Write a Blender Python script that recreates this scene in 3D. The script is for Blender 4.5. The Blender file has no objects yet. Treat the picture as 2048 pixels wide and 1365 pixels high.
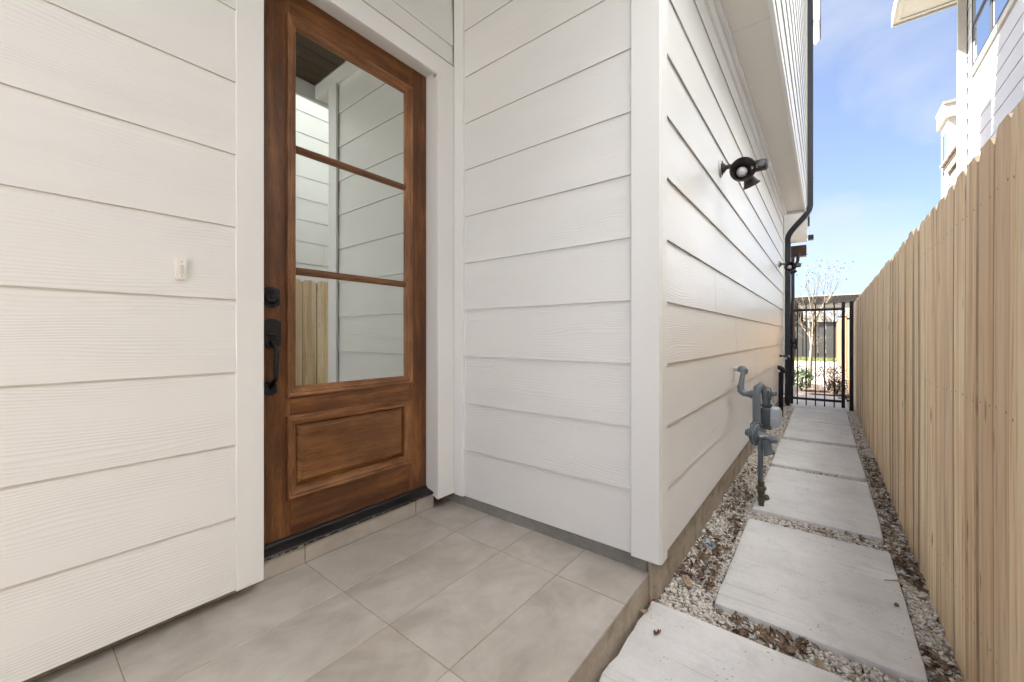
import bpy, bmesh, math, random
import numpy as np
from mathutils import Vector, Matrix, noise
random.seed(7); rng = np.random.default_rng(7)
R = math.radians
scene = bpy.context.scene
H0 = 1.15            # eye height above the path; all heights below are written relative to the eye

# ------------------------------------------------------------------ camera
cam = bpy.data.cameras.new("camera"); co = bpy.data.objects.new("camera", cam)
scene.collection.objects.link(co); scene.camera = co
cam.sensor_fit = 'HORIZONTAL'; cam.sensor_width = 36; cam.lens = 14.098
cam.shift_y = -0.00464; cam.clip_start = 0.02; cam.clip_end = 3000
co.location = (0, 0, H0); co.rotation_euler = (R(90), 0, R(38.06))
scene.render.resolution_x = 1024; scene.render.resolution_y = 682

# ------------------------------------------------------------------ sky and sun
SUN_EL = 50.0
sh = Vector((-0.965, -0.262, 0)).normalized()
to_sun = Vector((sh.x*math.cos(R(SUN_EL)), sh.y*math.cos(R(SUN_EL)), math.sin(R(SUN_EL))))
world = bpy.data.worlds.new("World"); scene.world = world; world.use_nodes = True
wn = world.node_tree; wn.nodes.clear()
def wnode(t, **k):
    n = wn.nodes.new(t)
    for a, b in k.items(): setattr(n, a, b)
    return n
sky = wnode('ShaderNodeTexSky', sky_type='NISHITA', sun_disc=False, sun_elevation=R(SUN_EL),
            sun_rotation=math.atan2(sh.x, sh.y), altitude=50, air_density=0.56, dust_density=3.0, ozone_density=0.5)
bg = wnode('ShaderNodeBackground'); bg.inputs[1].default_value = 0.05
wo = wnode('ShaderNodeOutputWorld')
tc = wnode('ShaderNodeTexCoord')
mp = wnode('ShaderNodeMapping'); mp.inputs['Scale'].default_value = (1.15, 1.15, 2.3); mp.inputs['Location'].default_value = (0.35, 0.1, 0.2)
mp.inputs['Rotation'].default_value = (0.0, 0.25, 0.3)
cn = wnode('ShaderNodeTexNoise'); cn.inputs['Scale'].default_value = 2.3; cn.inputs['Detail'].default_value = 7; cn.inputs['Roughness'].default_value = .55
cn.inputs['Distortion'].default_value = 0.5
cr = wnode('ShaderNodeValToRGB'); cr.color_ramp.elements[0].position = .46; cr.color_ramp.elements[1].position = .72
cr.color_ramp.elements[0].color = (0, 0, 0, 1); cr.color_ramp.elements[1].color = (.58, .58, .58, 1)
mx = wnode('ShaderNodeMix', data_type='RGBA'); mx.inputs[7].default_value = (2.1, 2.2, 2.35, 1)
L = wn.links.new
L(tc.outputs['Generated'], mp.inputs[0]); L(mp.outputs[0], cn.inputs['Vector']); L(cn.outputs[0], cr.inputs[0])
L(cr.outputs[0], mx.inputs[0]); L(sky.outputs[0], mx.inputs[6]); L(mx.outputs[2], bg.inputs[0]); L(bg.outputs[0], wo.inputs[0])
sun = bpy.data.lights.new("sun", 'SUN'); so = bpy.data.objects.new("sun", sun); scene.collection.objects.link(so)
sun.energy = 5.0; sun.angle = R(0.5); sun.color = (1.0, .99, .97)
so.rotation_euler = (-to_sun).to_track_quat('-Z', 'Y').to_euler(); so.location = (-20, -5, 20)
vs = scene.view_settings; vs.view_transform = 'Standard'; vs.look = 'None'; vs.gamma = 1; vs.use_curve_mapping = False
vs.exposure = 3.12
scene.render.engine = 'CYCLES'
scene.cycles.max_bounces = 10; scene.cycles.diffuse_bounces = 6; scene.cycles.glossy_bounces = 5

# ------------------------------------------------------------------ helpers
C = scene.collection
def tag(o, label=None, cat=None, group=None, kind=None):
    if label: o['label'] = label
    if cat: o['category'] = cat
    if group: o['group'] = group
    if kind: o['kind'] = kind
    return o
def empty(name, loc=(0, 0, 0), parent=None):
    """loc relative to the eye height frame (z gets +H0) when top level, local when a child"""
    o = bpy.data.objects.new(name, None); C.objects.link(o); o.empty_display_size = .1
    if parent is None: o.location = (loc[0], loc[1], loc[2]+H0)
    else: o.parent = parent; o.location = loc
    return o
def wloc(o):
    v = Vector((0, 0, 0))
    while o is not None: v += o.location; o = o.parent
    return v
def link(name, me, parent=None, loc=None, kind=None, rot=None):
    o = bpy.data.objects.new(name, me); C.objects.link(o)
    if parent is not None: o.parent = parent
    if loc is not None: o.location = loc
    if rot is not None: o.rotation_euler = rot
    if kind: o['kind'] = kind
    return o
def mk(name, bm, mat, parent=None, kind=None, smooth=False):
    """bmesh in eye frame coordinates -> object whose origin is its own base centre"""
    bm.normal_update()
    vs_ = [v.co for v in bm.verts]
    mn = Vector((min(v.x for v in vs_), min(v.y for v in vs_), min(v.z for v in vs_)))
    mxv = Vector((max(v.x for v in vs_), max(v.y for v in vs_), max(v.z for v in vs_)))
    c = Vector(((mn.x+mxv.x)/2, (mn.y+mxv.y)/2, mn.z))
    bmesh.ops.translate(bm, verts=bm.verts, vec=-c)
    me = bpy.data.meshes.new(name); bm.to_mesh(me); bm.free()
    for m in (mat if isinstance(mat, (list, tuple)) else [mat]): me.materials.append(m)
    if smooth:
        for p in me.polygons: p.use_smooth = True
        if smooth != 'all':
            try: me.set_sharp_from_angle(angle=R(35))
            except Exception: pass
    c.z += H0
    o = link(name, me, parent, c - (wloc(parent) if parent is not None else Vector((0, 0, 0))), kind)
    return o
def box(bm, x0, x1, y0, y1, z0, z1, bev=0.0, mi=0, seg=1):
    r = bmesh.ops.create_cube(bm, size=1)
    vv = r['verts']
    for v in vv:
        v.co = Vector(((x0+x1)/2+v.co.x*(x1-x0), (y0+y1)/2+v.co.y*(y1-y0), (z0+z1)/2+v.co.z*(z1-z0)))
    fs = list({f for v in vv for f in v.link_faces})
    for f in fs: f.material_index = mi
    if bev > 0:
        es = list({e for v in vv for e in v.link_edges})
        bmesh.ops.bevel(bm, geom=es, offset=bev, segments=seg, affect='EDGES', profile=.5)
    return vv
def Box(*a, **k):
    bm = bmesh.new(); box(bm, *a, **k); return bm
def prism(bm, pts, axis, a0, a1, mi=0):
    """pts: polygon of 2-tuples; axis 'x': (y,z) swept in x; 'y': (x,z); 'z': (x,y)"""
    def P(p, a):
        return {'x': (a, p[0], p[1]), 'y': (p[0], a, p[1]), 'z': (p[0], p[1], a)}[axis]
    A = [bm.verts.new(P(p, a0)) for p in pts]; B = [bm.verts.new(P(p, a1)) for p in pts]
    n = len(pts); fs = [bm.faces.new(A), bm.faces.new(list(reversed(B)))]
    for i in range(n): fs.append(bm.faces.new((A[(i+1) % n], A[i], B[i], B[(i+1) % n])))
    for f in fs: f.material_index = mi
    bmesh.ops.recalc_face_normals(bm, faces=fs)
    return A+B
def tube(bm, path, rad, n=10, mi=0, caps=True, squash=None):
    path = [Vector(p) for p in path]
    rads = rad if isinstance(rad, (list, tuple)) else [rad]*len(path)
    rings = []; ref = None
    for i, p in enumerate(path):
        t = (path[min(i+1, len(path)-1)] - path[max(i-1, 0)]).normalized()
        if ref is None:
            ref = t.orthogonal().normalized() if squash is None else Vector(squash[0])
        u = (ref - t*ref.dot(t)).normalized(); w = t.cross(u); ref = u
        sw = 1.0 if squash is None else squash[1]
        if squash is not None and len(squash) > 2:   # rectangular section
            q = rads[i]; cs = [(-1, -1), (1, -1), (1, 1), (-1, 1)]
            rings.append([bm.verts.new(p + u*q*a + w*q*sw*b) for a, b in cs])
        else:
            rings.append([bm.verts.new(p + (u*math.cos(2*math.pi*k/n) + w*math.sin(2*math.pi*k/n)*sw)*rads[i]) for k in range(n)])
    n = len(rings[0])
    fs = []
    for a, b in zip(rings, rings[1:]):
        for k in range(n): fs.append(bm.faces.new((a[k], a[(k+1) % n], b[(k+1) % n], b[k])))
    if caps:
        fs.append(bm.faces.new(list(reversed(rings[0])))); fs.append(bm.faces.new(rings[-1]))
    for f in fs: f.material_index = mi
    return fs
def lathe(bm, c, axis, prof, n=20, mi=0):
    """prof: list of (distance along axis, radius)"""
    c = Vector(c); t = Vector(axis).normalized(); u = t.orthogonal().normalized(); w = t.cross(u)
    rings = [[bm.verts.new(c + t*d + (u*math.cos(2*math.pi*k/n) + w*math.sin(2*math.pi*k/n))*max(r, 1e-4)) for k in range(n)] for d, r in prof]
    fs = []
    for a, b in zip(rings, rings[1:]):
        for k in range(n): fs.append(bm.faces.new((a[k], a[(k+1) % n], b[(k+1) % n], b[k])))
    fs.append(bm.faces.new(list(reversed(rings[0])))); fs.append(bm.faces.new(rings[-1]))
    for f in fs: f.material_index = mi
    bmesh.ops.recalc_face_normals(bm, faces=fs)
def sweep_frame(bm, x, y0, y1, z0, z1, prof):
    """mitred moulding round a rectangle in an x = const plane; prof: (inset from outer edge, height in +x)"""
    loops = []
    for ins, h in prof:
        loops.append([bm.verts.new((x+h, a, b)) for a, b in ((y0+ins, z0+ins), (y1-ins, z0+ins), (y1-ins, z1-ins), (y0+ins, z1-ins))])
    for a, b in zip(loops, loops[1:]):
        for k in range(4): bm.faces.new((a[k], a[(k+1) % 4], b[(k+1) % 4], b[k])).material_index = 1-k % 2
    return loops

# ------------------------------------------------------------------ materials
def mat(name):
    m = bpy.data.materials.new(name); m.use_nodes = True
    nt = m.node_tree; b = nt.nodes['Principled BSDF']
    return m, nt, b
def N(nt, t, **k):
    n = nt.nodes.new(t)
    for a, v in k.items():
        if a.startswith('i_'):
            n.inputs[a[2:].replace('_', ' ')].default_value = v
        else: setattr(n, a, v)
    return n
def math_(nt, op, a, b=None, c=None):
    n = nt.nodes.new('ShaderNodeMath'); n.operation = op
    for i, v in enumerate((a, b, c)):
        if v is None: continue
        if isinstance(v, (int, float)): n.inputs[i].default_value = v
        else: nt.links.new(v, n.inputs[i])
    return n.outputs[0]
def noise_(nt, vec, scale, detail=3, rough=.5, dist=0):
    n = nt.nodes.new('ShaderNodeTexNoise'); n.inputs['Scale'].default_value = scale
    n.inputs['Detail'].default_value = detail; n.inputs['Roughness'].default_value = rough; n.inputs['Distortion'].default_value = dist
    if vec is not None: nt.links.new(vec, n.inputs['Vector'])
    return n.outputs[0]
def comb(nt, x, y, z):
    n = nt.nodes.new('ShaderNodeCombineXYZ')
    for i, v in enumerate((x, y, z)):
        if isinstance(v, (int, float)): n.inputs[i].default_value = v
        else: nt.links.new(v, n.inputs[i])
    return n.outputs[0]
def ramp(nt, fac, stops):
    n = nt.nodes.new('ShaderNodeValToRGB'); e = n.color_ramp.elements
    while len(e) < len(stops): e.new(.5)
    for i, (p, c) in enumerate(stops):
        e[i].position = p; e[i].color = (c[0], c[1], c[2], 1) if not isinstance(c, (int, float)) else (c, c, c, 1)
    nt.links.new(fac, n.inputs[0]); return n.outputs[0]
def mixc(nt, fac, a, b, mode='MIX'):
    n = nt.nodes.new('ShaderNodeMix'); n.data_type = 'RGBA'; n.blend_type = mode
    for i, v in ((0, fac), (6, a), (7, b)):
        if isinstance(v, (int, float)): n.inputs[i].default_value = v
        elif isinstance(v, tuple): n.inputs[i].default_value = (v[0], v[1], v[2], 1)
        else: nt.links.new(v, n.inputs[i])
    return n.outputs[2]
def bump(nt, b, h, strength=.3, dist=.002, prev=None):
    n = nt.nodes.new('ShaderNodeBump'); n.inputs['Strength'].default_value = strength; n.inputs['Distance'].default_value = dist
    nt.links.new(h, n.inputs['Height'])
    if prev is not None: nt.links.new(prev, n.inputs['Normal'])
    if b is not None: nt.links.new(n.outputs[0], b.inputs['Normal'])
    return n.outputs[0]
def posxyz(nt):
    g = nt.nodes.new('ShaderNodeNewGeometry'); s = nt.nodes.new('ShaderNodeSeparateXYZ'); nt.links.new(g.outputs['Position'], s.inputs[0])
    return s.outputs[0], s.outputs[1], s.outputs[2], g
def orand(nt):
    return nt.nodes.new('ShaderNodeObjectInfo').outputs['Random']

def siding(name, col, rough=.42, emb=1.0):
    m, nt, b = mat(name); x, y, z, g = posxyz(nt); r = orand(nt)
    al = math_(nt, 'ADD', math_(nt, 'ADD', x, y), math_(nt, 'MULTIPLY', r, 57.0))
    zz = math_(nt, 'ADD', z, math_(nt, 'MULTIPLY', r, 13.0))
    v = comb(nt, math_(nt, 'MULTIPLY', al, 1.15), 0.0, math_(nt, 'MULTIPLY', zz, 6.0))
    n1 = noise_(nt, v, 1.0, 2.2, .45, .35)
    ph = math_(nt, 'ADD', math_(nt, 'MULTIPLY', n1, 60.0), math_(nt, 'MULTIPLY', zz, 560.0))
    s = math_(nt, 'SINE', ph)
    ridge = math_(nt, 'POWER', math_(nt, 'MULTIPLY_ADD', s, .5, .5), 2.0)
    am = ramp(nt, noise_(nt, comb(nt, math_(nt, 'MULTIPLY', al, 1.7), 3.0, math_(nt, 'MULTIPLY', zz, 9.0)), 1.0, 2), [(.36, .12), (.62, 1.0)])
    h = math_(nt, 'MULTIPLY', ridge, am)
    fine = noise_(nt, comb(nt, math_(nt, 'MULTIPLY', al, 14.0), 0.0, math_(nt, 'MULTIPLY', zz, 420.0)), 1.0, 2)
    nb = bump(nt, None, h, .42*emb, .0010)
    bump(nt, b, fine, .12, .0008, nb)
    dirt = noise_(nt, comb(nt, al, 0.0, zz), 2.3, 3)
    c = mixc(nt, math_(nt, 'MULTIPLY', dirt, .35), col, tuple(k*.93 for k in col))
    c = mixc(nt, math_(nt, 'MULTIPLY', h, .09), c, tuple(k*.62 for k in col))
    c = mixc(nt, math_(nt, 'MULTIPLY', fine, .06), c, tuple(k*.6 for k in col))
    spot = ramp(nt, noise_(nt, comb(nt, al, y, z), 60.0, 1), [(.79, 0.0), (.82, 1.0)])
    c = mixc(nt, math_(nt, 'MULTIPLY', spot, .25), c, tuple(k*.55 for k in col))
    nt.links.new(c, b.inputs['Base Color']); b.inputs['Roughness'].default_value = rough
    return m
def trim_mat(name, col, rough=.42):
    m, nt, b = mat(name); x, y, z, g = posxyz(nt); r = orand(nt)
    al = math_(nt, 'ADD', x, y)
    h = noise_(nt, comb(nt, math_(nt, 'MULTIPLY', al, 260.0), 0.0, math_(nt, 'MULTIPLY', z, 5.0)), 1.0, 3)
    h2 = noise_(nt, comb(nt, x, y, z), 40.0, 2)
    nb = bump(nt, None, h, .28, .0009); bump(nt, b, h2, .08, .001, nb)
    d = noise_(nt, comb(nt, x, y, z), 2.0, 3)
    c = mixc(nt, math_(nt, 'MULTIPLY', d, .4), col, tuple(k*.93 for k in col))
    nt.links.new(c, b.inputs['Base Color']); b.inputs['Roughness'].default_value = rough
    return m
def wood(name, axis, dark, mid, light, rough=.38, sc=1.0):
    """axis: direction of the grain in world space, 'z' or 'y'"""
    m, nt, b = mat(name); x, y, z, g = posxyz(nt); r = orand(nt)
    off = math_(nt, 'MULTIPLY', r, 31.0)
    if axis == 'z': a, c_ = z, math_(nt, 'ADD', x, y)
    else: a, c_ = y, math_(nt, 'ADD', z, math_(nt, 'MULTIPLY', x, .7))
    a = math_(nt, 'ADD', a, off)
    n1 = noise_(nt, comb(nt, math_(nt, 'MULTIPLY', a, 1.6*sc), off, math_(nt, 'MULTIPLY', c_, 18.0*sc)), 1.0, 4, .6, .6)
    n2 = noise_(nt, comb(nt, math_(nt, 'MULTIPLY', a, 22.0*sc), off, math_(nt, 'MULTIPLY', c_, 420.0*sc)), 1.0, 3, .6)
    n3 = noise_(nt, comb(nt, math_(nt, 'MULTIPLY', a, 5.0*sc), off, math_(nt, 'MULTIPLY', c_, 5.0*sc)), 1.0, 2)
    f = math_(nt, 'ADD', math_(nt, 'MULTIPLY', n1, .62), math_(nt, 'MULTIPLY', n2, .38))
    c = ramp(nt, f, [(.34, dark), (.5, mid), (.66, light)])
    c = mixc(nt, ramp(nt, n3, [(.35, 0.0), (.7, .55)]), c, dark)
    nt.links.new(c, b.inputs['Base Color'])
    nt.links.new(math_(nt, 'MULTIPLY_ADD', n2, .25, rough-.08), b.inputs['Roughness'])
    bump(nt, b, n2, .25, .0006)
    return m
def fence_mat(name, tint=(1, 1, 1)):
    m, nt, b = mat(name); r = orand(nt)
    t = nt.nodes.new('ShaderNodeTexCoord'); s = nt.nodes.new('ShaderNodeSeparateXYZ'); nt.links.new(t.outputs['Object'], s.inputs[0])
    off = math_(nt, 'MULTIPLY', r, 43.0); y, z = s.outputs[1], s.outputs[2]
    ya = math_(nt, 'MULTIPLY', y, 1.0); 
    kn = nt.nodes.new('ShaderNodeTexVoronoi'); kn.inputs['Scale'].default_value = 1.0
    nt.links.new(comb(nt, off, math_(nt, 'MULTIPLY', y, 9.0), math_(nt, 'ADD', math_(nt, 'MULTIPLY', z, 2.6), off)), kn.inputs['Vector'])
    kd = kn.outputs['Distance']
    warp = math_(nt, 'DIVIDE', .012, math_(nt, 'ADD', kd, .12))
    yw = math_(nt, 'ADD', y, math_(nt, 'MULTIPLY', warp, .15))
    n1 = noise_(nt, comb(nt, off, math_(nt, 'MULTIPLY', yw, 26.0), math_(nt, 'MULTIPLY', z, .55)), 1.0, 5, .62, .3)
    n2 = noise_(nt, comb(nt, off, math_(nt, 'MULTIPLY', y, 520.0), math_(nt, 'MULTIPLY', z, 7.0)), 1.0, 2)
    n3 = noise_(nt, comb(nt, off, math_(nt, 'MULTIPLY', y, 17.0), math_(nt, 'MULTIPLY', z, 2.6)), 1.0, 4, .6)
    nz = noise_(nt, comb(nt, off, math_(nt, 'MULTIPLY', y, 900.0), math_(nt, 'MULTIPLY', z, 300.0)), 1.0, 2)
    f = math_(nt, 'ADD', math_(nt, 'MULTIPLY', n1, .82), math_(nt, 'MULTIPLY', n2, .18))
    T = lambda c: tuple(a*q for a, q in zip(c, tint))
    c = ramp(nt, f, [(.37, T((.38, .24, .14))), (.43, T((.74, .57, .385))), (.49, T((.89, .74, .54))), (.56, T((.95, .87, .71)))])
    c = mixc(nt, ramp(nt, n3, [(.49, 0.0), (.72, .65)]), c, T((.64, .45, .30)))
    c = mixc(nt, ramp(nt, r, [(0, .0), (.5, .1), (1, .5)]), c, T((.72, .55, .36)), 'MIX')
    c = mixc(nt, ramp(nt, kd, [(.05, 1.0), (.12, 0.0)]), c, T((.14, .075, .04)))
    c = mixc(nt, ramp(nt, nz, [(.62, 0.0), (.75, .35)]), c, T((.30, .19, .12)))
    streak = ramp(nt, noise_(nt, comb(nt, off, math_(nt, 'MULTIPLY', y, 80.0), math_(nt, 'MULTIPLY', z, 3.2)), 1.0, 2), [(.62, 0.0), (.70, .6)])
    c = mixc(nt, streak, c, T((.30, .18, .10)))
    wv = nt.nodes.new('ShaderNodeTexWhiteNoise'); wv.noise_dimensions = '1D'; nt.links.new(off, wv.inputs['W'])
    c = mixc(nt, math_(nt, 'MULTIPLY', math_(nt, 'POWER', wv.outputs['Value'], 1.8), .60), c, T((.52, .36, .235)))
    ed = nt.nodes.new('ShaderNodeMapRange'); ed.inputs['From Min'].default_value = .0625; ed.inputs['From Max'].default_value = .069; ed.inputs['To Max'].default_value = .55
    nt.links.new(math_(nt, 'ABSOLUTE', y), ed.inputs['Value']); c = mixc(nt, ed.outputs[0], c, T((.22, .14, .085)))  # both board edges darkened to paint the shade of the gaps
    # weathered paler grey toward the cut tops, and nail heads on the rail lines
    tp = nt.nodes.new('ShaderNodeMapRange'); tp.inputs['From Min'].default_value = .9; tp.inputs['From Max'].default_value = 1.75; tp.inputs['To Max'].default_value = .22
    nt.links.new(math_(nt, 'ADD', z, math_(nt, 'MULTIPLY', n3, .3)), tp.inputs['Value'])
    c = mixc(nt, tp.outputs[0], c, T((.66, .56, .48)))
    nail = None
    for zr in (.29, .99, 1.59):
        dz = math_(nt, 'SUBTRACT', z, zr); dy = math_(nt, 'SUBTRACT', math_(nt, 'ABSOLUTE', y), .042)
        d = math_(nt, 'SQRT', math_(nt, 'ADD', math_(nt, 'MULTIPLY', dz, dz), math_(nt, 'MULTIPLY', dy, dy)))
        k = math_(nt, 'LESS_THAN', d, .0042); nail = k if nail is None else math_(nt, 'MAXIMUM', nail, k)
    c = mixc(nt, math_(nt, 'MULTIPLY', nail, .8), c, (.12, .10, .085))
    nt.links.new(c, b.inputs['Base Color']); b.inputs['Roughness'].default_value = .75
    nb = bump(nt, None, n2, .5, .0012); bump(nt, b, n1, .5, .004, nb)
    return m
def concrete(name, c0, c1, broom=None, pits=0.0, rough=.8, stain=None, sc=1.0):
    m, nt, b = mat(name); x, y, z, g = posxyz(nt); r = orand(nt)
    off = math_(nt, 'MULTIPLY', r, 19.0)
    p = comb(nt, math_(nt, 'ADD', x, off), y, z)
    n1 = noise_(nt, p, 3.2*sc, 5, .6); n2 = noise_(nt, p, 60*sc, 3, .6)
    c = ramp(nt, math_(nt, 'ADD', math_(nt, 'MULTIPLY', n1, .75), math_(nt, 'MULTIPLY', n2, .25)), [(.36, c0), (.62, c1)])
    if stain:
        c = mixc(nt, ramp(nt, noise_(nt, p, 7.0, 4, .6), [(.52, 0.0), (.72, .8)]), c, stain)
    prev = bump(nt, None, n2, .25, .002)
    if broom:
        bx, by = (2.2, 150.0) if broom == 'x' else (150.0, 2.2)
        br = noise_(nt, comb(nt, math_(nt, 'MULTIPLY', x, bx), math_(nt, 'MULTIPLY', math_(nt, 'ADD', y, math_(nt, 'MULTIPLY', x, .04)), by), 0.0), 1.0, 3, .7)
        br2 = noise_(nt, comb(nt, math_(nt, 'MULTIPLY', x, 1.2), math_(nt, 'MULTIPLY', y, 38.0), 0.0), 1.0, 2, .7)
        prev = bump(nt, None, br, .55, .002, prev)
        c = mixc(nt, ramp(nt, br2, [(.60, 0.0), (.72, .5)]), c, tuple(k*.72 for k in c0))
        c = mixc(nt, ramp(nt, br, [(.3, .3), (.5, 0.0)]), c, tuple(k*.7 for k in c0))
    if pits:
        vo = nt.nodes.new('ShaderNodeTexVoronoi'); vo.inputs['Scale'].default_value = 55.0; nt.links.new(p, vo.inputs['Vector'])
        pm = math_(nt, 'MULTIPLY', ramp(nt, vo.outputs['Distance'], [(.10, 1.0), (.2, 0.0)]), ramp(nt, noise_(nt, p, 9.0, 2), [(.5, 0.0), (.62, 1.0)]))
        c = mixc(nt, math_(nt, 'MULTIPLY', pm, pits), c, tuple(k*.3 for k in c0))
    nt.links.new(prev, b.inputs['Normal']); nt.links.new(c, b.inputs['Base Color']); b.inputs['Roughness'].default_value = rough
    return m
def plain(name, col, rough=.5, metal=0.0, var=.12, bumpy=.1, sc=40.0, coat=0.0, island=False):
    m, nt, b = mat(name); x, y, z, g = posxyz(nt)
    n = noise_(nt, comb(nt, x, y, z), sc, 3, .6)
    c = mixc(nt, n, tuple(k*(1-var) for k in col), tuple(min(1, k*(1+var)) for k in col))
    nt.links.new(c, b.inputs['Base Color']); b.inputs['Roughness'].default_value = rough; b.inputs['Metallic'].default_value = metal
    if coat: b.inputs['Coat Weight'].default_value = coat
    if bumpy: bump(nt, b, n, bumpy, .001)
    return m
def multi(name, stops, rough=.75, bumpy=.3, sc=120.0, trans=0.0):
    """colour picked per loose island"""
    m, nt, b = mat(name); g = nt.nodes.new('ShaderNodeNewGeometry')
    c = ramp(nt, g.outputs['Random Per Island'], stops)
    n = noise_(nt, g.outputs['Position'], sc, 3, .6)
    c = mixc(nt, math_(nt, 'MULTIPLY', n, .5), c, (.1, .07, .05)) if trans else mixc(nt, math_(nt, 'MULTIPLY', n, .3), c, (.3, .27, .23))
    nt.links.new(c, b.inputs['Base Color']); b.inputs['Roughness'].default_value = rough
    bump(nt, b, n, bumpy, .001)
    return m

M = {}
M['siding'] = siding('white_lap_paint', (.80, .803, .795), .30, 1.6)
M['siding_nb'] = siding('neighbour_near_lap_paint', (.80, .80, .79), .5, .6)  # kept pale to bounce sun into the alley
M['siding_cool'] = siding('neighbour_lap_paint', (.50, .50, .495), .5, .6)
M['trim'] = trim_mat('white_trim_paint', (.80, .803, .795), .38)
M['trim_bright'] = trim_mat('white_wall_paint', (.80, .803, .795), .5)
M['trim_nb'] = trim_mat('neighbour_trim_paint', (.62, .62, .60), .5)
M['trim_cream'] = trim_mat('cream_trim_paint', (.50, .475, .41), .5)
M['shade_grey'] = plain('shade_grey_edge', (.43, .42, .385), .9)  # grey put on board undersides to deepen the shade under the laps
M['soffit'] = trim_mat('soffit_paint', (.78, .75, .70), .5)
D, Md, Lt = (.046, .0145, .0045), (.160, .058, .0155), (.33, .142, .042)
M['door_v'] = wood('stained_wood_vertical', 'z', D, Md, Lt)
M['door_h'] = wood('stained_wood_horizontal', 'y', D, Md, Lt)
M['mould_v'] = wood('stained_moulding', 'z', (.085, .030, .010), (.245, .100, .034), (.43, .225, .095))
M['mould_h'] = wood('stained_moulding_level', 'y', (.085, .030, .010), (.245, .100, .034), (.43, .225, .095))
M['muntin'] = wood('stained_muntin', 'y', (.07, .026, .010), (.17, .065, .022), (.28, .13, .05))
M['panel_h'] = wood('stained_panel', 'y', (.080, .028, .008), (.225, .092, .027), (.36, .175, .058))
M['ceiling'] = wood('brown_ceiling_boards', 'y', (.030, .018, .009), (.062, .038, .017), (.095, .06, .028), .5, .5)
M['brown'] = wood('brown_stained_post', 'z', (.035, .018, .01), (.07, .036, .02), (.11, .06, .035), .5, .5)
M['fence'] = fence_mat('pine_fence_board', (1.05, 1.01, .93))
M['fence_sun_tone'] = fence_mat('sun_toned_fence_board', (.30, .225, .14))  # sunlit copy of the fence colour, toned down against full sun
M['slab'] = concrete('brushed_concrete', (.68, .675, .66), (.80, .795, .785), 'x', .85, .8, (.62, .605, .575))
M['curb'] = concrete('tan_concrete', (.33, .285, .225), (.50, .45, .375), None, .8, .9, (.20, .13, .075))
M['grey_conc'] = concrete('grey_footing', (.19, .18, .165), (.31, .30, .275), None, .5, .9)
M['drive'] = concrete('driveway_concrete', (.19, .175, .15), (.24, .22, .19), None, 0, .9, None, .4)
M['asphalt'] = concrete('grey_front_paving', (.20, .195, .185), (.27, .265, .25), None, 0, .9, None, .4)
M['soil'] = concrete('soil', (.06, .045, .03), (.14, .11, .08), None, 0, .95)
def tile_mat():
    m, nt, b = mat('porcelain_tile'); x, y, z, g = posxyz(nt); r = orand(nt)
    off = math_(nt, 'MULTIPLY', r, 23.0)
    p = comb(nt, math_(nt, 'ADD', x, off), math_(nt, 'MULTIPLY', y, .75), math_(nt, 'ADD', z, off))
    n1 = noise_(nt, p, 2.6, 5, .62, .8); n2 = noise_(nt, p, 9.0, 5, .65, .6); n3 = noise_(nt, comb(nt, math_(nt, 'MULTIPLY', x, 60.0), math_(nt, 'MULTIPLY', y, 14.0), off), 1.0, 4, .7, 1.5)
    f = math_(nt, 'ADD', math_(nt, 'MULTIPLY', n1, .6), math_(nt, 'MULTIPLY', n2, .4))
    c = ramp(nt, f, [(.36, (.34, .305, .262)), (.5, (.425, .39, .345)), (.64, (.505, .478, .44))])
    c = mixc(nt, ramp(nt, n3, [(.62, 0.0), (.75, .3)]), c, (.54, .52, .485))
    c = mixc(nt, ramp(nt, noise_(nt, p, 5.0, 3), [(.58, 0.0), (.75, .35)]), c, (.42, .33, .24))
    nt.links.new(c, b.inputs['Base Color']); nt.links.new(math_(nt, 'MULTIPLY_ADD', n2, .25, .34), b.inputs['Roughness'])
    bump(nt, b, noise_(nt, p, 180.0, 2), .12, .001)
    return m
M['tile'] = tile_mat()
M['grout'] = plain('grout', (.30, .25, .19), .95, 0, .3, .3, 80)
M['black'] = plain('black_powder_coat', (.014, .014, .016), .42, .2, .2, .15, 90)
M['black_worn'] = concrete('black_sill_metal', (.008, .008, .009), (.02, .02, .021), None, 0, .38)
M['gutter'] = plain('dark_downspout_paint', (.022, .025, .030), .3, .1, .2, .05, 30)
M['bronze'] = plain('bronze_lamp_paint', (.040, .032, .030), .4, .3, .2, .1, 60)
M['bronze_in'] = plain('bronze_lamp_inside', (.030, .022, .020), .5, .1, .2, .1, 60)
M['bulb'] = plain('white_bulb', (.72, .70, .70), .3, 0, .03, 0)
M['plate'] = plain('galvanised_plate', (.55, .55, .55), .35, .7, .1, .1)
M['lens'] = plain('sensor_lens_plastic', (.16, .165, .17), .25, 0, .05, 0)
M['paper'] = plain('printed_label', (.62, .62, .58), .6, 0, .15, 0, 300)
M['ink'] = plain('label_ink', (.08, .08, .08), .6, 0, .05, 0)
M['pipe'] = plain('grey_meter_paint', (.145, .172, .198), .28, .1, .12, .15, 50)
M['pipe_dark'] = plain('dark_grey_casting', (.075, .088, .10), .45, .1, .2, .3, 70)
M['meter_light'] = plain('pale_meter_cover', (.42, .46, .50), .4, 0, .05, .1)
M['brass'] = plain('weathered_brass', (.16, .145, .10), .5, .5, .25, .4, 60)
M['silver'] = plain('silver_metal', (.55, .55, .53), .3, .9, .1, .1)
M['bell'] = plain('doorbell_plastic', (.82, .79, .75), .4, 0, .03, 0)
M['bell_btn'] = plain('doorbell_button', (.62, .61, .61), .3, 0, .03, 0)
M['gravel_bed'] = concrete('gravel_bed_fines', (.10, .085, .065), (.22, .19, .15), None, .5, .95, None, 6.0)
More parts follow.
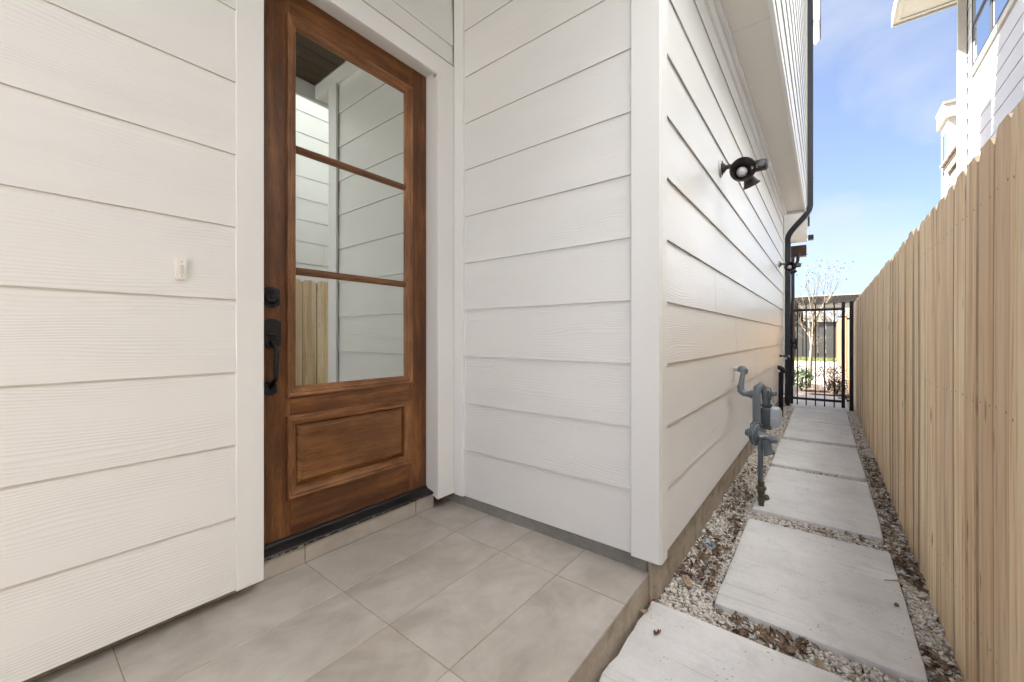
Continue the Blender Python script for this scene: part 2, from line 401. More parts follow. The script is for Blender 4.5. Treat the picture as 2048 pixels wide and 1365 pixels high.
M['stone'] = multi('white_gravel', [(0, (.62, .55, .46)), (.2, (.78, .73, .66)), (.5, (.86, .84, .80)), (.8, (.70, .64, .56)), (.94, (.45, .42, .38)), (1, (.58, .43, .30))], .8, .3, 220)
M['leaf'] = multi('dead_leaf', [(0, (.11, .062, .038)), (.25, (.21, .13, .08)), (.5, (.34, .235, .155)), (.7, (.14, .085, .055)), (.85, (.42, .32, .22)), (1, (.24, .15, .10))], .7, .5, 160, 1)
M['leaf_tan'] = multi('tan_leaf', [(0, (.48, .36, .24)), (1, (.52, .40, .28))], .6, .4, 140, 1)
M['leaf_red'] = multi('rust_leaf', [(0, (.20, .075, .035)), (1, (.24, .09, .045))], .5, .4, 140, 1)
M['blue'] = plain('blue_plastic', (.02, .28, .62), .35, 0, .05, 0)
M['bark'] = plain('pale_bark', (.17, .14, .10), .8, 0, .35, .4, 9)
M['pod'] = plain('dark_seed_pods', (.06, .05, .035), .8, 0, .3, 0)
M['green'] = multi('shrub_leaf', [(0, (.015, .04, .006)), (.5, (.032, .07, .01)), (1, (.06, .11, .018))], .5, .1, 50)
M['purple'] = multi('russet_shrub_leaf', [(0, (.05, .022, .017)), (.4, (.095, .045, .03)), (.7, (.05, .045, .025)), (1, (.15, .08, .05))], .5, .1, 50)
M['grass'] = multi('grass_blade', [(0, (.06, .10, .012)), (.5, (.11, .15, .02)), (1, (.16, .19, .03))], .6, 0, 20)
M['mulch'] = plain('dark_mulch', (.05, .03, .02), .95, 0, .5, .8, 40)
M['grey_board'] = plain('grey_fence_panel', (.050, .047, .044), .6, 0, .1, .1, 3)
M['dark_wall'] = plain('dark_carport_wall', (.040, .035, .030), .7, 0, .15, .1, 3)
M['tan_board'] = plain('tan_fascia_board', (.15, .125, .095), .7, 0, .1, .1, 5)
M['shingle'] = multi('wood_shingle', [(0, (.16, .12, .09)), (.5, (.25, .19, .14)), (1, (.32, .25, .19))], .9, .3, 40)
M['frame'] = plain('dark_window_frame', (.025, .024, .026), .4, .1, .1, 0)
M['inner'] = plain('window_screen_frame', (.30, .28, .24), .5, 0, .05, 0)
M['far_tree'] = multi('far_tree_leaf', [(0, (.10, .13, .05)), (.5, (.16, .17, .08)), (1, (.22, .17, .10))], .8, 0, 10)
M['twig'] = plain('pale_twig', (.50, .46, .38), .7)
def glass_mat(name, tint, rough=.004):
    m, nt, b = mat(name); x, y, z, g = posxyz(nt)
    b.inputs['Base Color'].default_value = (*tint, 1); b.inputs['Metallic'].default_value = 1.0; b.inputs['Roughness'].default_value = rough
    n = noise_(nt, comb(nt, x, y, z), 2.4, 1); bump(nt, b, n, .02, .01)
    return m
M['glass'] = glass_mat('reflective_door_glass', (.60, .635, .60))
M['win_glass'] = glass_mat('reflective_window_glass', (.62, .70, .74))

# ================================================================== SETTING
g = mk('ground', Box(-60, 60, -40, 90, -1.60, -1.215), M['soil'], kind='structure')
drive = mk('driveway', Box(-14, 14, 11.9, 22.6, -1.214, -1.13), M['drive'], kind='structure')
front = mk('front_driveway', Box(-14, 16, -16, -2.6, -1.214, -1.15), M['asphalt'], kind='structure')
bed = mk('gravel_bed', Box(-.62, .40, -2.55, 9.85, -1.214, -1.188), M['gravel_bed'], kind='structure')
mb = mk('mulch_bed', Box(-1.9, .36, 9.9, 11.85, -1.214, -1.16), M['mulch'], kind='structure')

# path of concrete slabs
path = empty('path', (0, 0, -1.19)); tag(path, kind='structure')
def slab(x0, x1, y0, y1, zt, jag=0.0, rot=0.0, seed=0):
    rs = random.Random(seed); bm = bmesh.new()
    nx, ny = 16, 22; rd = .013; zb = -1.205
    def edge(t, k):   # wobble along an edge
        return .0012*math.sin(t*5+k*3.1+seed)+.0010*math.sin(t*29+k+seed*2)
    loops = []
    ins = [(0, zb), (0, zt-rd), (rd*.3, zt-rd*.3), (rd*1.0, zt), (rd*2.6, zt+.0005)]
    per = []
    for i in range(nx): per.append((i/nx, 0, 0))
    for i in range(ny): per.append((1, i/ny, 1))
    for i in range(nx): per.append((1-i/nx, 1, 2))
    for i in range(ny): per.append((0, 1-i/ny, 3))
    cx, cy = (x0+x1)/2, (y0+y1)/2
    jj = [rs.uniform(0, jag) if s == 3 else 0 for (_, _, s) in per]
    for q, (d, z) in enumerate(ins):
        lp = []
        for (a, b_, s), jg in zip(per, jj):
            x = x0+d+(x1-x0-2*d)*a; y = y0+d+(y1-y0-2*d)*b_
            if s in (0, 2): y += edge(a*(x1-x0), s)
            else: x += edge(b_*(y1-y0), s)
            x += jg
            # round the corners in plan
            for X, Y in ((x0, y0), (x1, y0), (x1, y1), (x0, y1)):
                dd = math.hypot(x-X, y-Y)
                if dd < .03: 
                    k = (.03-dd)/.03*.004; x += (cx-X)/abs(cx-X)*k; y += (cy-Y)/abs(cy-Y)*k
            xr = cx+(x-cx)*math.cos(rot)-(y-cy)*math.sin(rot); yr = cy+(x-cx)*math.sin(rot)+(y-cy)*math.cos(rot)
            lp.append(bm.verts.new((xr, yr, z)))
        loops.append(lp)
    n = len(per)
    for a, b_ in zip(loops, loops[1:]):
        for k in range(n): bm.faces.new((a[k], a[(k+1) % n], b_[(k+1) % n], b_[k]))
    bm.faces.new(loops[-1])
    return mk('paving_slab', bm, M['slab'], path, smooth=True)
slab(-.592, .275, .55, 1.712, -1.118, .014, 0.0, 1)
slab(-.386, .272, 1.905, 2.932, -1.150, 0, .004, 2)
slab(-.392, .262, 3.105, 4.215, -1.150, 0, -.003, 3)
slab(-.398, .256, 4.315, 5.425, -1.150, 0, .003, 4)
slab(-.396, .255, 5.565, 6.715, -1.150, 0, 0, 5)
slab(-.402, .250, 6.775, 7.95, -1.150, 0, .002, 6)
slab(-.47, .29, 8.0, 9.84, -1.150, 0, 0, 7)

# porch floor: slab, grout, tiles
mk('porch_base', Box(-1.95, -.597, -2.3, 1.712, -1.214, -1.008, bev=.004), M['curb'], kind='structure')
porch = empty('porch_floor', (0, 0, -1.008)); tag(porch, kind='structure')
mk('grout', Box(-1.815, -.596, -2.3, 1.71, -1.0079, -1.0015), M['grout'], porch)
xs = [-1.81, -1.492, -1.191, -.890, -.588]; ys = [-2.3, -2.204, -1.597, -.99, -.383, .224, .831, 1.438, 1.70]
tcache = {}
for i in range(4):
    for j in range(8):
        x0, x1, y0, y1 = xs[i]+.0015, xs[i+1]-.0015, ys[j]+.0015, ys[j+1]-.0015
        t = mk('tile', Box(x0, x1, y0, y1, -1.0095, -1.0+random.uniform(-.0004, .0004), bev=.0012), M['tile'], porch)

# ================================================================== OUR HOUSE
house = empty('house', (-3, 3, -1.19))
tag(house, 'white lap sided house with wooden front door recessed in its tiled porch', 'house')
EXP = .2725
def plank(parent, face, c, a0, a1, zb, zt=None, m=None, h=None):
    """one tilted lap board. face '+x': wall looks to +x at x=c ; '-y': wall looks to -y at y=c; '-x' looks to -x"""
    bm = bmesh.new(); zt = zt if zt is not None else zb+EXP+.022
    hh = zt-zb; jit = random.uniform(-.0006, .0006)
    tt = .0005 if hh < .1 else .010
    prof = [(0+jit, zb), (-.009, zb), (-.0085-tt, zt), (-tt, zt)]  # outward offset, z
    if face == '+x': prism(bm, [(c+o, z) for o, z in prof], 'y', a0, a1)
    elif face == '-x': prism(bm, [(c-o, z) for o, z in prof], 'y', a0, a1)
    else: prism(bm, [(c-o, z) for o, z in prof], 'x', a0, a1)
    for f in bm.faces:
        if all(abs(v.co.z-zb) < 1e-5 for v in f.verts): f.material_index = 1  # underside takes the painted lap shade
    es = [e for e in bm.edges if all(abs(v.co.z-zb) < 1e-5 for v in e.verts)]
    bmesh.ops.bevel(bm, geom=es, offset=.0016, segments=1, affect='EDGES')
    return mk('plank', bm, [m or M['siding'], M['shade_grey']], parent)
# cores behind the boards
mk('wall', Box(-7, -1.765, -2.3, .62, -.95, 2.13), M['trim'], house)
mk('wall', Box(-7, -1.765, 1.60, 1.72, -.94, 2.13), M['trim'], house)
mk('wall', Box(-7, -1.765, .62, 1.60, 1.575, 2.13), M['trim'], house)
mk('wall', Box(-7, -1.96, .62, 1.60, -1.20, 1.575), M['dark_wall'], house)
mk('wall', Box(-7, -.572, 1.7135, 8.0, -.935, 2.05), M['trim'], house)
mk('foundation', Box(-6.9, -.588, 1.7135, 8.0, -1.214, -.94, bev=.004), M['curb'], house)
mk('footing', Box(-1.812, -.60, 1.6915, 1.712, -1.001, -.9415), M['grey_conc'], house)
mk('footing', Box(-1.9, -1.8125, -2.3, .60, -1.001, -.951), M['grey_conc'], house)
mk('upper_wall', Box(-7, -.272, -2.3, 4.6, 2.165, 5.8), M['trim'], house)  # unseen top set so sun strikes the upper wall opposite
mk('upper_wall', Box(-7, -.272, 4.6, 8.04, 2.165, 7.9), M['trim'], house)  # unseen top raised to throw shade on the neighbour's far wall
mk('roof', Box(-7.6, -.20, 4.45, 8.2, 7.9, 8.03), M['frame'], house)  # unseen, sits at the height raised for shade
mk('roof', Box(-7.6, -.20, -2.5, 4.449, 5.8, 5.92), M['frame'], house)  # unseen, sits at the lower height that lets sun over
# left wall of the porch
for k in range(12):
    zb = -.952+k*.2722
    if zb > 2.1: break
    if k == 0: plank(house, '+x', -1.742, -2.3, .560, -.952)
    else: plank(house, '+x', -1.742, -2.3, .560, zb, min(zb+EXP+.022, 2.13))
for zb in (1.607, 1.72, 1.992): plank(house, '+x', -1.742, .55, 1.66, zb, {1.607: 1.74}.get(zb, min(zb+EXP+.022, 2.13)))
mk('drip_flashing', Box(-1.765, -1.737, .545, 1.665, 1.601, 1.6045), M['shade_grey'], house)
# reveal wall
for k in range(12):
    zb = .154+(k-4)*.273 + (.0015 if k == 0 else 0)
    if zb > 2.02: break
    plank(house, '-y', 1.680, -1.690, -.640, zb, min(zb+EXP+.022, 2.05))
mk('frieze_board', Box(-1.742, -.30, 1.663, 1.70, 2.03, 2.142, bev=.002), M['trim'], house)
mk('inner_corner_board', Box(-1.742, -1.669, 1.664, 1.70, -.937, 2.03, bev=.002), M['trim'], house)
# outer corner board, one leg on each face
def corner_board():
    bm = bmesh.new(); box(bm, -.656, -.5345, 1.660, 1.6785, -.937, 2.03, bev=.0022); return bm
mk('corner_board', corner_board(), M['trim'], house)
mk('corner_board', Box(-.5535, -.532, 1.6795, 1.752, -.945, 2.03, bev=.0022), M['trim'], house)
mk('corner_board', Box(-.570, -.536, 7.93, 8.01, -.945, 1.95, bev=.002), M['trim'], house)
# side wall boards, 3.66 m lengths, staggered
offs = [3.3, 2.1, 4.6, 3.55, 2.80, 5.6, 4.1, 6.3, 3.9, 5.2, 2.9, 4.4]
for k in range(11):
    zb = .151+(k-4)*.273
    cuts = [1.740]; c = offs[k]
    while c < 7.7: 
        if c-cuts[-1] > .5: cuts.append(c)
        c += 3.66
    cuts.append(7.929)
    for a, b_ in zip(cuts, cuts[1:]):
        plank(house, '+x', -.548, a+.0012, b_-.0012, zb, min(zb+EXP+.022, 2.04))
mk('frieze_board', Box(-.562, -.535, 1.752, 8.02, 1.935, 2.048, bev=.002), M['trim'], house)
# soffit panels, one joint as in the photo
mk('soffit_trim', Box(-.5345, -.505, 1.70, 8.02, 2.020, 2.049, bev=.002), M['trim'], house)
for a, b_ in ((1.705, 3.05), (3.053, 5.48), (5.483, 8.03)):
    mk('soffit_panel', Box(-.56, -.282, a, b_, 2.050, 2.062), M['soffit'], house)
mk('soffit_trim', Box(-.279, -.252, -2.3, 8.06, 2.022, 2.16, bev=.002), M['trim'], house)
mk('soffit_trim', Box(-.56, -.28, 8.035, 8.06, 2.012, 2.16, bev=.002), M['trim'], house)
# porch ceiling of stained boards
for i in range(11):
    x0 = -1.74+i*.131
    mk('ceiling_board', Box(x0+.001, min(x0+.129, -.282), -2.3, 1.66, 2.146, 2.162, bev=.0025), M['ceiling'], house)
# upper storey boards
for k in range(22):
    zb = 2.105+k*.273 if k else 2.10
    cuts = [-2.3, 1.1+(k*1.37) % 1.9, 4.6, 4.9+(k*.91) % 1.8, 7.97]
    for a, b_ in zip(cuts, cuts[1:]):
        top = 5.8 if b_ < 4.65 else 7.9
        if zb < top-.05: plank(house, '+x', -.245, a+.001, b_-.001, zb, min(zb+EXP+.022, top))
mk('corner_board', Box(-.272, -.236, 7.971, 8.045, 2.10, 7.9, bev=.002), M['trim_cream'], house)
# rear parts of the same house seen past the corner
mk('rear_wall', Box(-7, -.90, 8.01, 9.12, -1.20, 1.82), M['trim'], house)
mk('rear_soffit', Box(-3, -.285, 9.02, 9.10, 1.83, 2.9, bev=.003), M['soffit'], house)
mk('rear_fascia', Box(-.285, -.262, 9.0, 9.12, 1.80, 2.9, bev=.002), M['trim'], house)
mk('rear_soffit', Box(-2, -.285, 9.101, 9.62, 1.83, 1.86), M['soffit'], house)
bmb = mk('patio_beam', Box(-1.6, -.298, 9.62, 9.80, 1.565, 1.775, bev=.004), M['brown'], house)
mk('patio_post', Box(-.545, -.488, 9.64, 9.70, -.97, 1.563, bev=.004), M['brown'], house)
mk('post_base', Box(-.575, -.455, 9.62, 9.74, -1.19, -.971, bev=.006), M['slab'], house)
bm = bmesh.new(); prism(bm, [(-.24, 5.5), (-.15, 5.38), (-.083, 5.47), (-.083, 6.2), (-.24, 6.2)], 'y', 8.75, 9.3)
mk('rake_board', bm, M['siding'], house)
mk('rake_edge', Box(-.082, -.074, 8.74, 9.31, 5.46, 6.2), M['frame'], house)

# door casing, jambs
def prof_bar(bm, pts, axis, a0, a1): prism(bm, pts, axis, a0, a1)
mk('door_casing', Box(-1.80, -1.7405, .546, .641, -.959, 1.600, bev=.0025), M['trim'], house)
bm = bmesh.new(); prism(bm, [(-1.80, 1.556), (-1.7825, 1.5555), (-1.779, 1.549), (-1.763, 1.549), (-1.758, 1.541), (-1.744, 1.541), (-1.742, 1.543), (-1.742, 1.6635), (-1.80, 1.6635)], 'z', -.930, 1.4979)
mk('door_casing', bm, M['trim'], house)
bm = bmesh.new(); prism(bm, [(-1.80, 1.528), (-1.7825, 1.5275), (-1.779, 1.513), (-1.763, 1.513), (-1.758, 1.4985), (-1.744, 1.4985), (-1.742, 1.501), (-1.742, 1.600), (-1.80, 1.600)], 'y', .642, 1.6635)
mk('door_casing', bm, M['trim'], house)
mk('door_jamb', Box(-1.93, -1.795, 1.5565, 1.60, -.93, 1.574, bev=.0015), M['trim'], house)
mk('door_jamb', Box(-1.93, -1.801, .60, .6395, -.93, 1.574, bev=.0015), M['trim'], house)
mk('door_jamb', Box(-1.93, -1.795, .640, 1.5560, 1.534, 1.574, bev=.0015), M['trim'], house)
# sill and riser
bm = bmesh.new(); prism(bm, [(-1.93, -.99), (-1.93, -.884), (-1.858, -.8845), (-1.853, -.893), (-1.803, -.905), (-1.799, -.909), (-1.799, -.917), (-1.812, -.918), (-1.812, -.99)], 'y', .60, 1.565)
mk('door_sill', bm, M['black_worn'], house)
bm = bmesh.new(); rs = random.Random(5)
y = .60
while y < .80:   # worn bright metal showing through on the nose
    l = rs.uniform(.006, .03); box(bm, -1.7995, -1.7984, y, y+l, -.9165+rs.uniform(0, .003), -.9125+rs.uniform(-.001, .002)); y += l+rs.uniform(.004, .03)
while y < 1.5:
    l = rs.uniform(.003, .02); box(bm, -1.7992, -1.7984, y, y+l, -.9125, -.9112+rs.uniform(-.0004, .0012)); y += l+rs.uniform(.02, .10)
sill_scuff = mk('scuff', bm, M['silver'], house); sill_scuff['kind'] = 'stuff'
for a, b_ in ((.224, .8295), (.8325, 1.4365), (1.4395, 1.566)):
    if b_ < .9: a = .50
    mk('riser_tile', Box(-1.822, -1.810, a, b_, -1.0, -.9185, bev=.0012), M['tile'], house)

# ---- the door: slab, stiles, rails, mouldings, panes
XD = -1.86
door = mk('door', Box(XD-.045, XD-.030, .642, 1.554, -.880, 1.530), M['door_v'], house)
DY0, DY1, DZ0, DZ1 = .642, 1.5535, -.881, 1.531
gy0, gy1, gz0, gz1 = .772, 1.450, -.268, 1.416
py0, py1, pz0, pz1 = .772, 1.452, -.720, -.350
mk('stile', Box(XD-.03, XD, DY0, gy0+.018, DZ0, DZ1, bev=.0015), M['door_v'], door)
mk('stile', Box(XD-.03, XD, gy1-.018, DY1, DZ0, DZ1, bev=.0015), M['door_v'], door)
mk('rail', Box(XD-.03, XD-.0006, gy0+.0185, gy1-.0185, gz1-.018, DZ1, bev=.0012), M['door_h'], door)
mk('rail', Box(XD-.03, XD-.0006, gy0+.0185, gy1-.0185, pz1-.018, gz0+.018, bev=.0012), M['door_h'], door)
mk('rail', Box(XD-.03, XD-.0006, gy0+.0185, gy1-.0185, DZ0, pz0+.018, bev=.0012), M['door_h'], door)
prof = [(0, -.001), (.0005, .006), (.003, .0125), (.008, .0145), (.0125, .0125), (.0135, .009), (.017, .0085), (.021, .0105), (.0245, .0085),
        (.0255, .005), (.030, .001), (.036, -.002), (.040, -.0015), (.0435, -.006), (.046, -.012), (.0462, -.028)]
bm = bmesh.new(); sweep_frame(bm, XD, gy0, gy1, gz0, gz1, prof); mk('glass_moulding', bm, [M['mould_v'], M['mould_h']], door)
bm = bmesh.new(); sweep_frame(bm, XD, py0, py1, pz0, pz1, prof[:-1]+[(.0462, -.026), (.049, -.026)]); mk('panel_moulding', bm, [M['mould_v'], M['mould_h']], door)
bm = bmesh.new(); lp = sweep_frame(bm, XD, py0+.046, py1-.046, pz0+.046, pz1-.046, [(0, -.0255), (.003, -.024), (.024, -.010), (.0245, -.006), (.0265, -.0045)])
bm.faces.new(lp[-1]); mk('raised_panel', bm, M['panel_h'], door)
iy0, iy1, iz0, iz1 = gy0+.046, gy1-.046, gz0+.046, gz1-.046
mz = [.838, .292]
zcuts = [iz0, mz[1]-.014, mz[1]+.014, mz[0]-.014, mz[0]+.014, iz1]
for a, b_ in ((0, 1), (2, 3), (4, 5)):
    mk('glass_pane', Box(XD-.021, XD-.013, iy0-.002, iy1+.002, zcuts[a]-.004, zcuts[b_]+.004), M['glass'], door)
for z in mz:
    bm = bmesh.new(); prism(bm, [(XD-.016, z-.017), (XD-.009, z-.0165), (XD-.005, z-.011), (XD+.004, z-.0075), (XD+.006, z), (XD+.004, z+.0075), (XD-.005, z+.011), (XD-.009, z+.0165), (XD-.016, z+.017)], 'y', iy0-.003, iy1+.003)
    mk('muntin', bm, M['muntin'], door)
mk('door_sweep', Box(XD-.03, XD+.004, .645, 1.55, -.8835, -.878), M['black'], door)
# deadbolt and handle set
def rplate(bm, yc, zc, w, h, x0, x1, arch=.012):
    pts = []
    for i in range(9): t = i/8; pts.append((yc-w/2+w*t, zc+h/2-arch+arch*math.sin(math.pi*t)))
    for i in range(9): t = i/8; pts.append((yc+w/2-w*t, zc-h/2+arch-arch*math.sin(math.pi*t)))
    vv = prism(bm, pts, 'x', x0, x1)
bm = bmesh.new(); rplate(bm, .706, .166, .072, .088, XD, XD+.011)
lathe(bm, (XD+.009, .706, .166), (1, 0, 0), [(0, .030), (.006, .030), (.010, .026), (.016, .0235), (.018, .021), (.017, .008), (.019, .006), (.019, .0005)], 24)
mk('deadbolt', bm, M['black'], door, smooth=True)
bm = bmesh.new(); rplate(bm, .708, .012, .078, .124, XD, XD+.011)
mk('handle_plate', bm, M['black'], door, smooth=True)
bm = bmesh.new(); rplate(bm, .702, -.222, .058, .060, XD, XD+.012, .014); mk('lower_plate', bm, M['black'], door, smooth=True)
bm = bmesh.new(); pth = []; rr = []
for i in range(15):
    t = i/14; a = math.sin(math.pi*min(1, max(0, t)))
    pth.append((XD+.010+.052*min(1, a*1.7)*(1 if a*1.7 > 1 else (a*1.7)**.3), .712-.006*t, -.022-.196*t)); rr.append(.0085+.0025*a)
tube(bm, pth, rr, 10, squash=((0, 1, 0), .75)); mk('door_handle', bm, M['black'], door, smooth='all')
bm = bmesh.new(); box(bm, XD+.011, XD+.034, .694, .716, .004, .010, bev=.002); box(bm, XD+.028, XD+.036, .690, .720, .002, .013, bev=.002); mk('thumb_latch', bm, M['black'], door)

# doorbell
bell = empty('doorbell', (-1.742, .382, .19)); tag(bell, 'small white doorbell button on the lap siding left of the door', 'doorbell')
bm = bmesh.new(); pts = []
for i in range(9): t = i/8; pts.append((.382-.0135-.0035*math.sin(math.pi*t), .192+.074*t))
for i in range(9): t = i/8; pts.append((.382+.0135+.0035*math.sin(math.pi*t), .266-.074*t))
prism(bm, pts, 'x', -1.746, -1.729); bmesh.ops.bevel(bm, geom=[e for e in bm.edges if all(v.co.x > -1.73 for v in e.verts)], offset=.004, segments=2, affect='EDGES')
mk('cover', bm, M['bell'], bell, smooth=True)
mk('push_button', Box(-1.7295, -1.7265, .3775, .3875, .212, .243, bev=.001), M['bell_btn'], bell)
for z in (.204, .254):
    bm = bmesh.new(); lathe(bm, (-1.7300, .3825, z), (1, 0, 0), [(0, .0018), (.0014, .0018)], 10); mk('screw', bm, M['ink'], bell)

# ================================================================== downspouts
def downspout(name_label, path_pts, w, clips, sleeve=None):
    t = empty('downspout', (path_pts[-1][0], path_pts[-1][1], path_pts[-1][2])); tag(t, name_label, 'downspout', 'dark downspouts on the white house')
    bm = bmesh.new(); tube(bm, path_pts, w, 4, squash=((1, 0, 0), .75, 1))
    es = [e for e in bm.edges]; bmesh.ops.bevel(bm, geom=[e for e in bm.edges if abs((e.verts[0].co-e.verts[1].co).normalized().z) > .4], offset=.006, segments=1, affect='EDGES')
    mk('pipe', bm, M['gutter'], t)
    for (x, y, z) in clips:
        mk('clip', Box(x-w-.012, x+w+.003, y-w*.8-.003, y+w*.8+.003, z-.010, z+.010, bev=.001), M['gutter'], t)
    if sleeve: mk('outlet', Box(*sleeve, bev=.004), M['gutter'], t)
    return t
pts = [(-.205, 8.14, 7.88), (-.205, 8.14, 2.12)]
for i in range(1, 9):   # S bend under the overhang, in towards the lower wall
    a = i/8; s = a*a*(3-2*a)
    pts.append((-.205-.30*s, 8.14, 2.12-.50*a))
pts += [(-.505, 8.14, 1.5), (-.505, 8.14, -1.12)]
downspout('long black downspout bending under the overhang behind the gate post', pts, .042, [(-.205, 8.14, 5.12), (-.205, 8.14, 2.55), (-.505, 8.14, 1.55)], (-.262, -.128, 8.07, 8.2, 5.6, 5.94))
pts = [(-.262, 9.06, 4.0), (-.262, 9.06, 2.0)]
downspout('short dark downspout ending at a box beside the rear overhang', pts, .030, [], (-.255, -.175, 9.0, 9.1, 1.74, 1.83))
pts = [(-.42, 9.5, 1.60), (-.43, 9.5, 1.45), (-.49, 9.5, 1.32), (-.505, 9.5, 1.20), (-.505, 9.5, .72), (-.530, 9.5, .62), (-.530, 9.5, -1.12)]
downspout('dark downspout behind the second floodlight in front of the brown patio post', pts, .027, [])

# ================================================================== floodlights
def floodlight(loc, label):
    t = empty('floodlight', loc); tag(t, label, 'light', 'bronze floodlights on the side wall')
    X0 = -.545; Y, Z = loc[1], loc[2]
    bm = bmesh.new(); lathe(bm, (X0-.012, Y, Z), (1, 0, 0), [(0, .056), (.013, .056), (.018, .050), (.018, .001)], 24); mk('wall_plate', bm, M['plate'], t, smooth=True)
    for s in (-1, 1):
        bm = bmesh.new(); lathe(bm, (X0+.006, Y-.004, Z+s*.041), (1, 0, 0), [(0, .006), (.006, .006), (.007, .0005)], 8); mk('screw', bm, M['black'], t)
    bm = bmesh.new(); lathe(bm, (X0+.006, Y, Z), (1, 0, 0), [(0, .034), (.012, .032), (.028, .014), (.060, .012), (.066, .020), (.075, .020), (.08, .006)], 16)
    tube(bm, [(X0+.05, Y, Z), (X0+.085, Y-.01, Z-.012), (X0+.12, Y-.0, Z-.03)], [.014, .012, .014], 10)
    mk('arm', bm, M['bronze'], t, smooth=True)
    # front lamp, open bell towards the viewer side
    c = Vector((X0+.128, Y-.035, Z-.060)); ax = Vector((.22, -.95, -.10)).normalized()
    bm = bmesh.new()
    lathe(bm, c-ax*.075, ax, [(0, .012), (.004, .030), (.02, .036), (.045, .040), (.075, .056), (.110, .072), (.112, .074), (.118, .074), (.117, .0705), (.108, .068), (.075, .049), (.03, .036), (.022, .001)], 28)
    mk('lamp_shade', bm, M['bronze'], t, smooth=True)
    bm = bmesh.new(); p = [(0, .012)]+[(.028+.032*math.sin(a), .032*math.cos(a)) for a in [(-.9+i*.245) for i in range(11)]]+[(.0602, .0008)]
    lathe(bm, c-ax*.052, ax, p, 18); mk('bulb', bm, M['bulb'], t, smooth='all')
    # second lamp, pointing down and away
    c2 = Vector((X0+.150, Y+.055, Z-.080)); ax2 = Vector((.30, .45, -.85)).normalized()
    bm = bmesh.new(); lathe(bm, c2-ax2*.03, ax2, [(0, .012), (.004, .026), (.03, .029), (.055, .036), (.080, .051), (.085, .051), (.080, .047), (.03, .028), (.028, .001)], 24)
    mk('lamp_shade', bm, M['bronze'], t, smooth=True)
    # motion sensor on a short arm
    bm = bmesh.new()
    tube(bm, [(X0+.12, Y, Z-.03), (X0+.17, Y+.01, Z-.035), (X0+.20, Y+.0, Z-.035)], .010, 8)
    vv = box(bm, X0+.175, X0+.262, Y-.035, Y+.03, Z-.067, Z-.008, bev=.014, seg=3)
    mk('sensor', bm, M['bronze'], t, smooth=True)
    bm = bmesh.new(); lathe(bm, (X0+.232, Y-.0365, Z-.036), (0, 1, 0), [(0, .017), (.002, .019), (.01, .019)], 16)
    box(bm, X0+.246, X0+.2665, Y-.030, Y+.01, Z-.056, Z-.022, bev=.003); mk('sensor_lens', bm, M['lens'], t)
    mk('sticker', Box(X0+.180, X0+.209, Y-.0362, Y-.035, Z-.061, Z-.041), M['paper'], t)
    mk('print', Box(X0+.186, X0+.193, Y-.0366, Y-.0363, Z-.055, Z-.045), M['ink'], t)
    return t
floodlight((-.545, 2.93, 1.105), 'large bronze floodlight with white bulb and sensor, nearest on the side wall')
floodlight((-.545, 7.12, 1.065), 'small looking farther bronze floodlight beside the downspout by the gate')

# ================================================================== gas meter
gas = empty('gas_meter', (-.345, 3.19, -1.17)); tag(gas, 'grey gas meter with regulator and pipes rising from the gravel', 'gas meter')
bm = bmesh.new(); tube(bm, [(-.350, 3.19, -1.0), (-.352, 3.19, -.70)], .0165, 14); mk('riser_pipe', bm, M['pipe'], gas, smooth=True)
bm = bmesh.new(); tube(bm, [(-.346, 3.19, -1.19), (-.347, 3.19, -1.12)], .017, 12); mk('ground_pipe', bm, M['pipe_dark'], gas, smooth=True)
bm = bmesh.new()
lathe(bm, (-.347, 3.19, -1.125), (0, 0, 1), [(0, .018), (.002, .022), (.030, .022), (.032, .018), (.05, .019), (.06, .023), (.078, .023), (.080, .017), (.085, .017), (.087, .031), (.104, .031), (.106, .022), (.112, .020), (.140, .021), (.142, .016)], 14)
lathe(bm, (-.335, 3.175, -1.078), (.75, -.66, 0), [(0, .014), (.018, .016), (.022, .021), (.030, .021), (.034, .010), (.046, .010), (.047, .001)], 12)
mk('shut_off_valve', bm, M['brass'], gas, smooth=True)
# regulator: flat round body on edge with cone, spring tower and vent
bm = bmesh.new()
ax = Vector((1, -.25, .0)).normalized(); c = Vector((-.372, 3.195, -.668))
lathe(bm, c-ax*.072, ax, [(d*.86, r*.86) for d, r in [(0, .014), (.004, .026), (.006, .026), (.020, .034), (.036, .040), (.038, .052), (.050, .074), (.060, .080), (.066, .081), (.066, .093), (.073, .093), (.0735, .088), (.0755, .088), (.076, .093), (.083, .093), (.083, .081), (.092, .078), (.102, .055), (.104, .034), (.114, .033), (.115, .001)]], 32)
for k in range(8):
    a = k*math.pi/4; u = ax.orthogonal().normalized(); w = ax.cross(u); p = c-ax*.018+(u*math.cos(a)+w*math.sin(a))*.076
    lathe(bm, p, ax, [(0, .005), (.022, .005)], 6)
mk('regulator', bm, M['pipe'], gas, smooth=True)
bm = bmesh.new()
tube(bm, [(-.36, 3.18, -.668), (-.268, 3.165, -.688)], [.026, .024], 14); lathe(bm, (-.272, 3.166, -.687), (1, -.1, -.15), [(0, .026), (.014, .026), (.018, .020), (.024, .019), (.025, .001)], 6)
tube(bm, [(-.315, 3.175, -.695), (-.312, 3.175, -.735), (-.306, 3.175, -.765), (-.296, 3.175, -.790)], [.031, .027, .026, .036], 14)
mk('vent', bm, M['pipe'], gas, smooth=True)
bm = bmesh.new(); box(bm, -.352, -.302, 3.1505, 3.1515, -.678, -.662); mk('sticker', bm, M['paper'], gas)
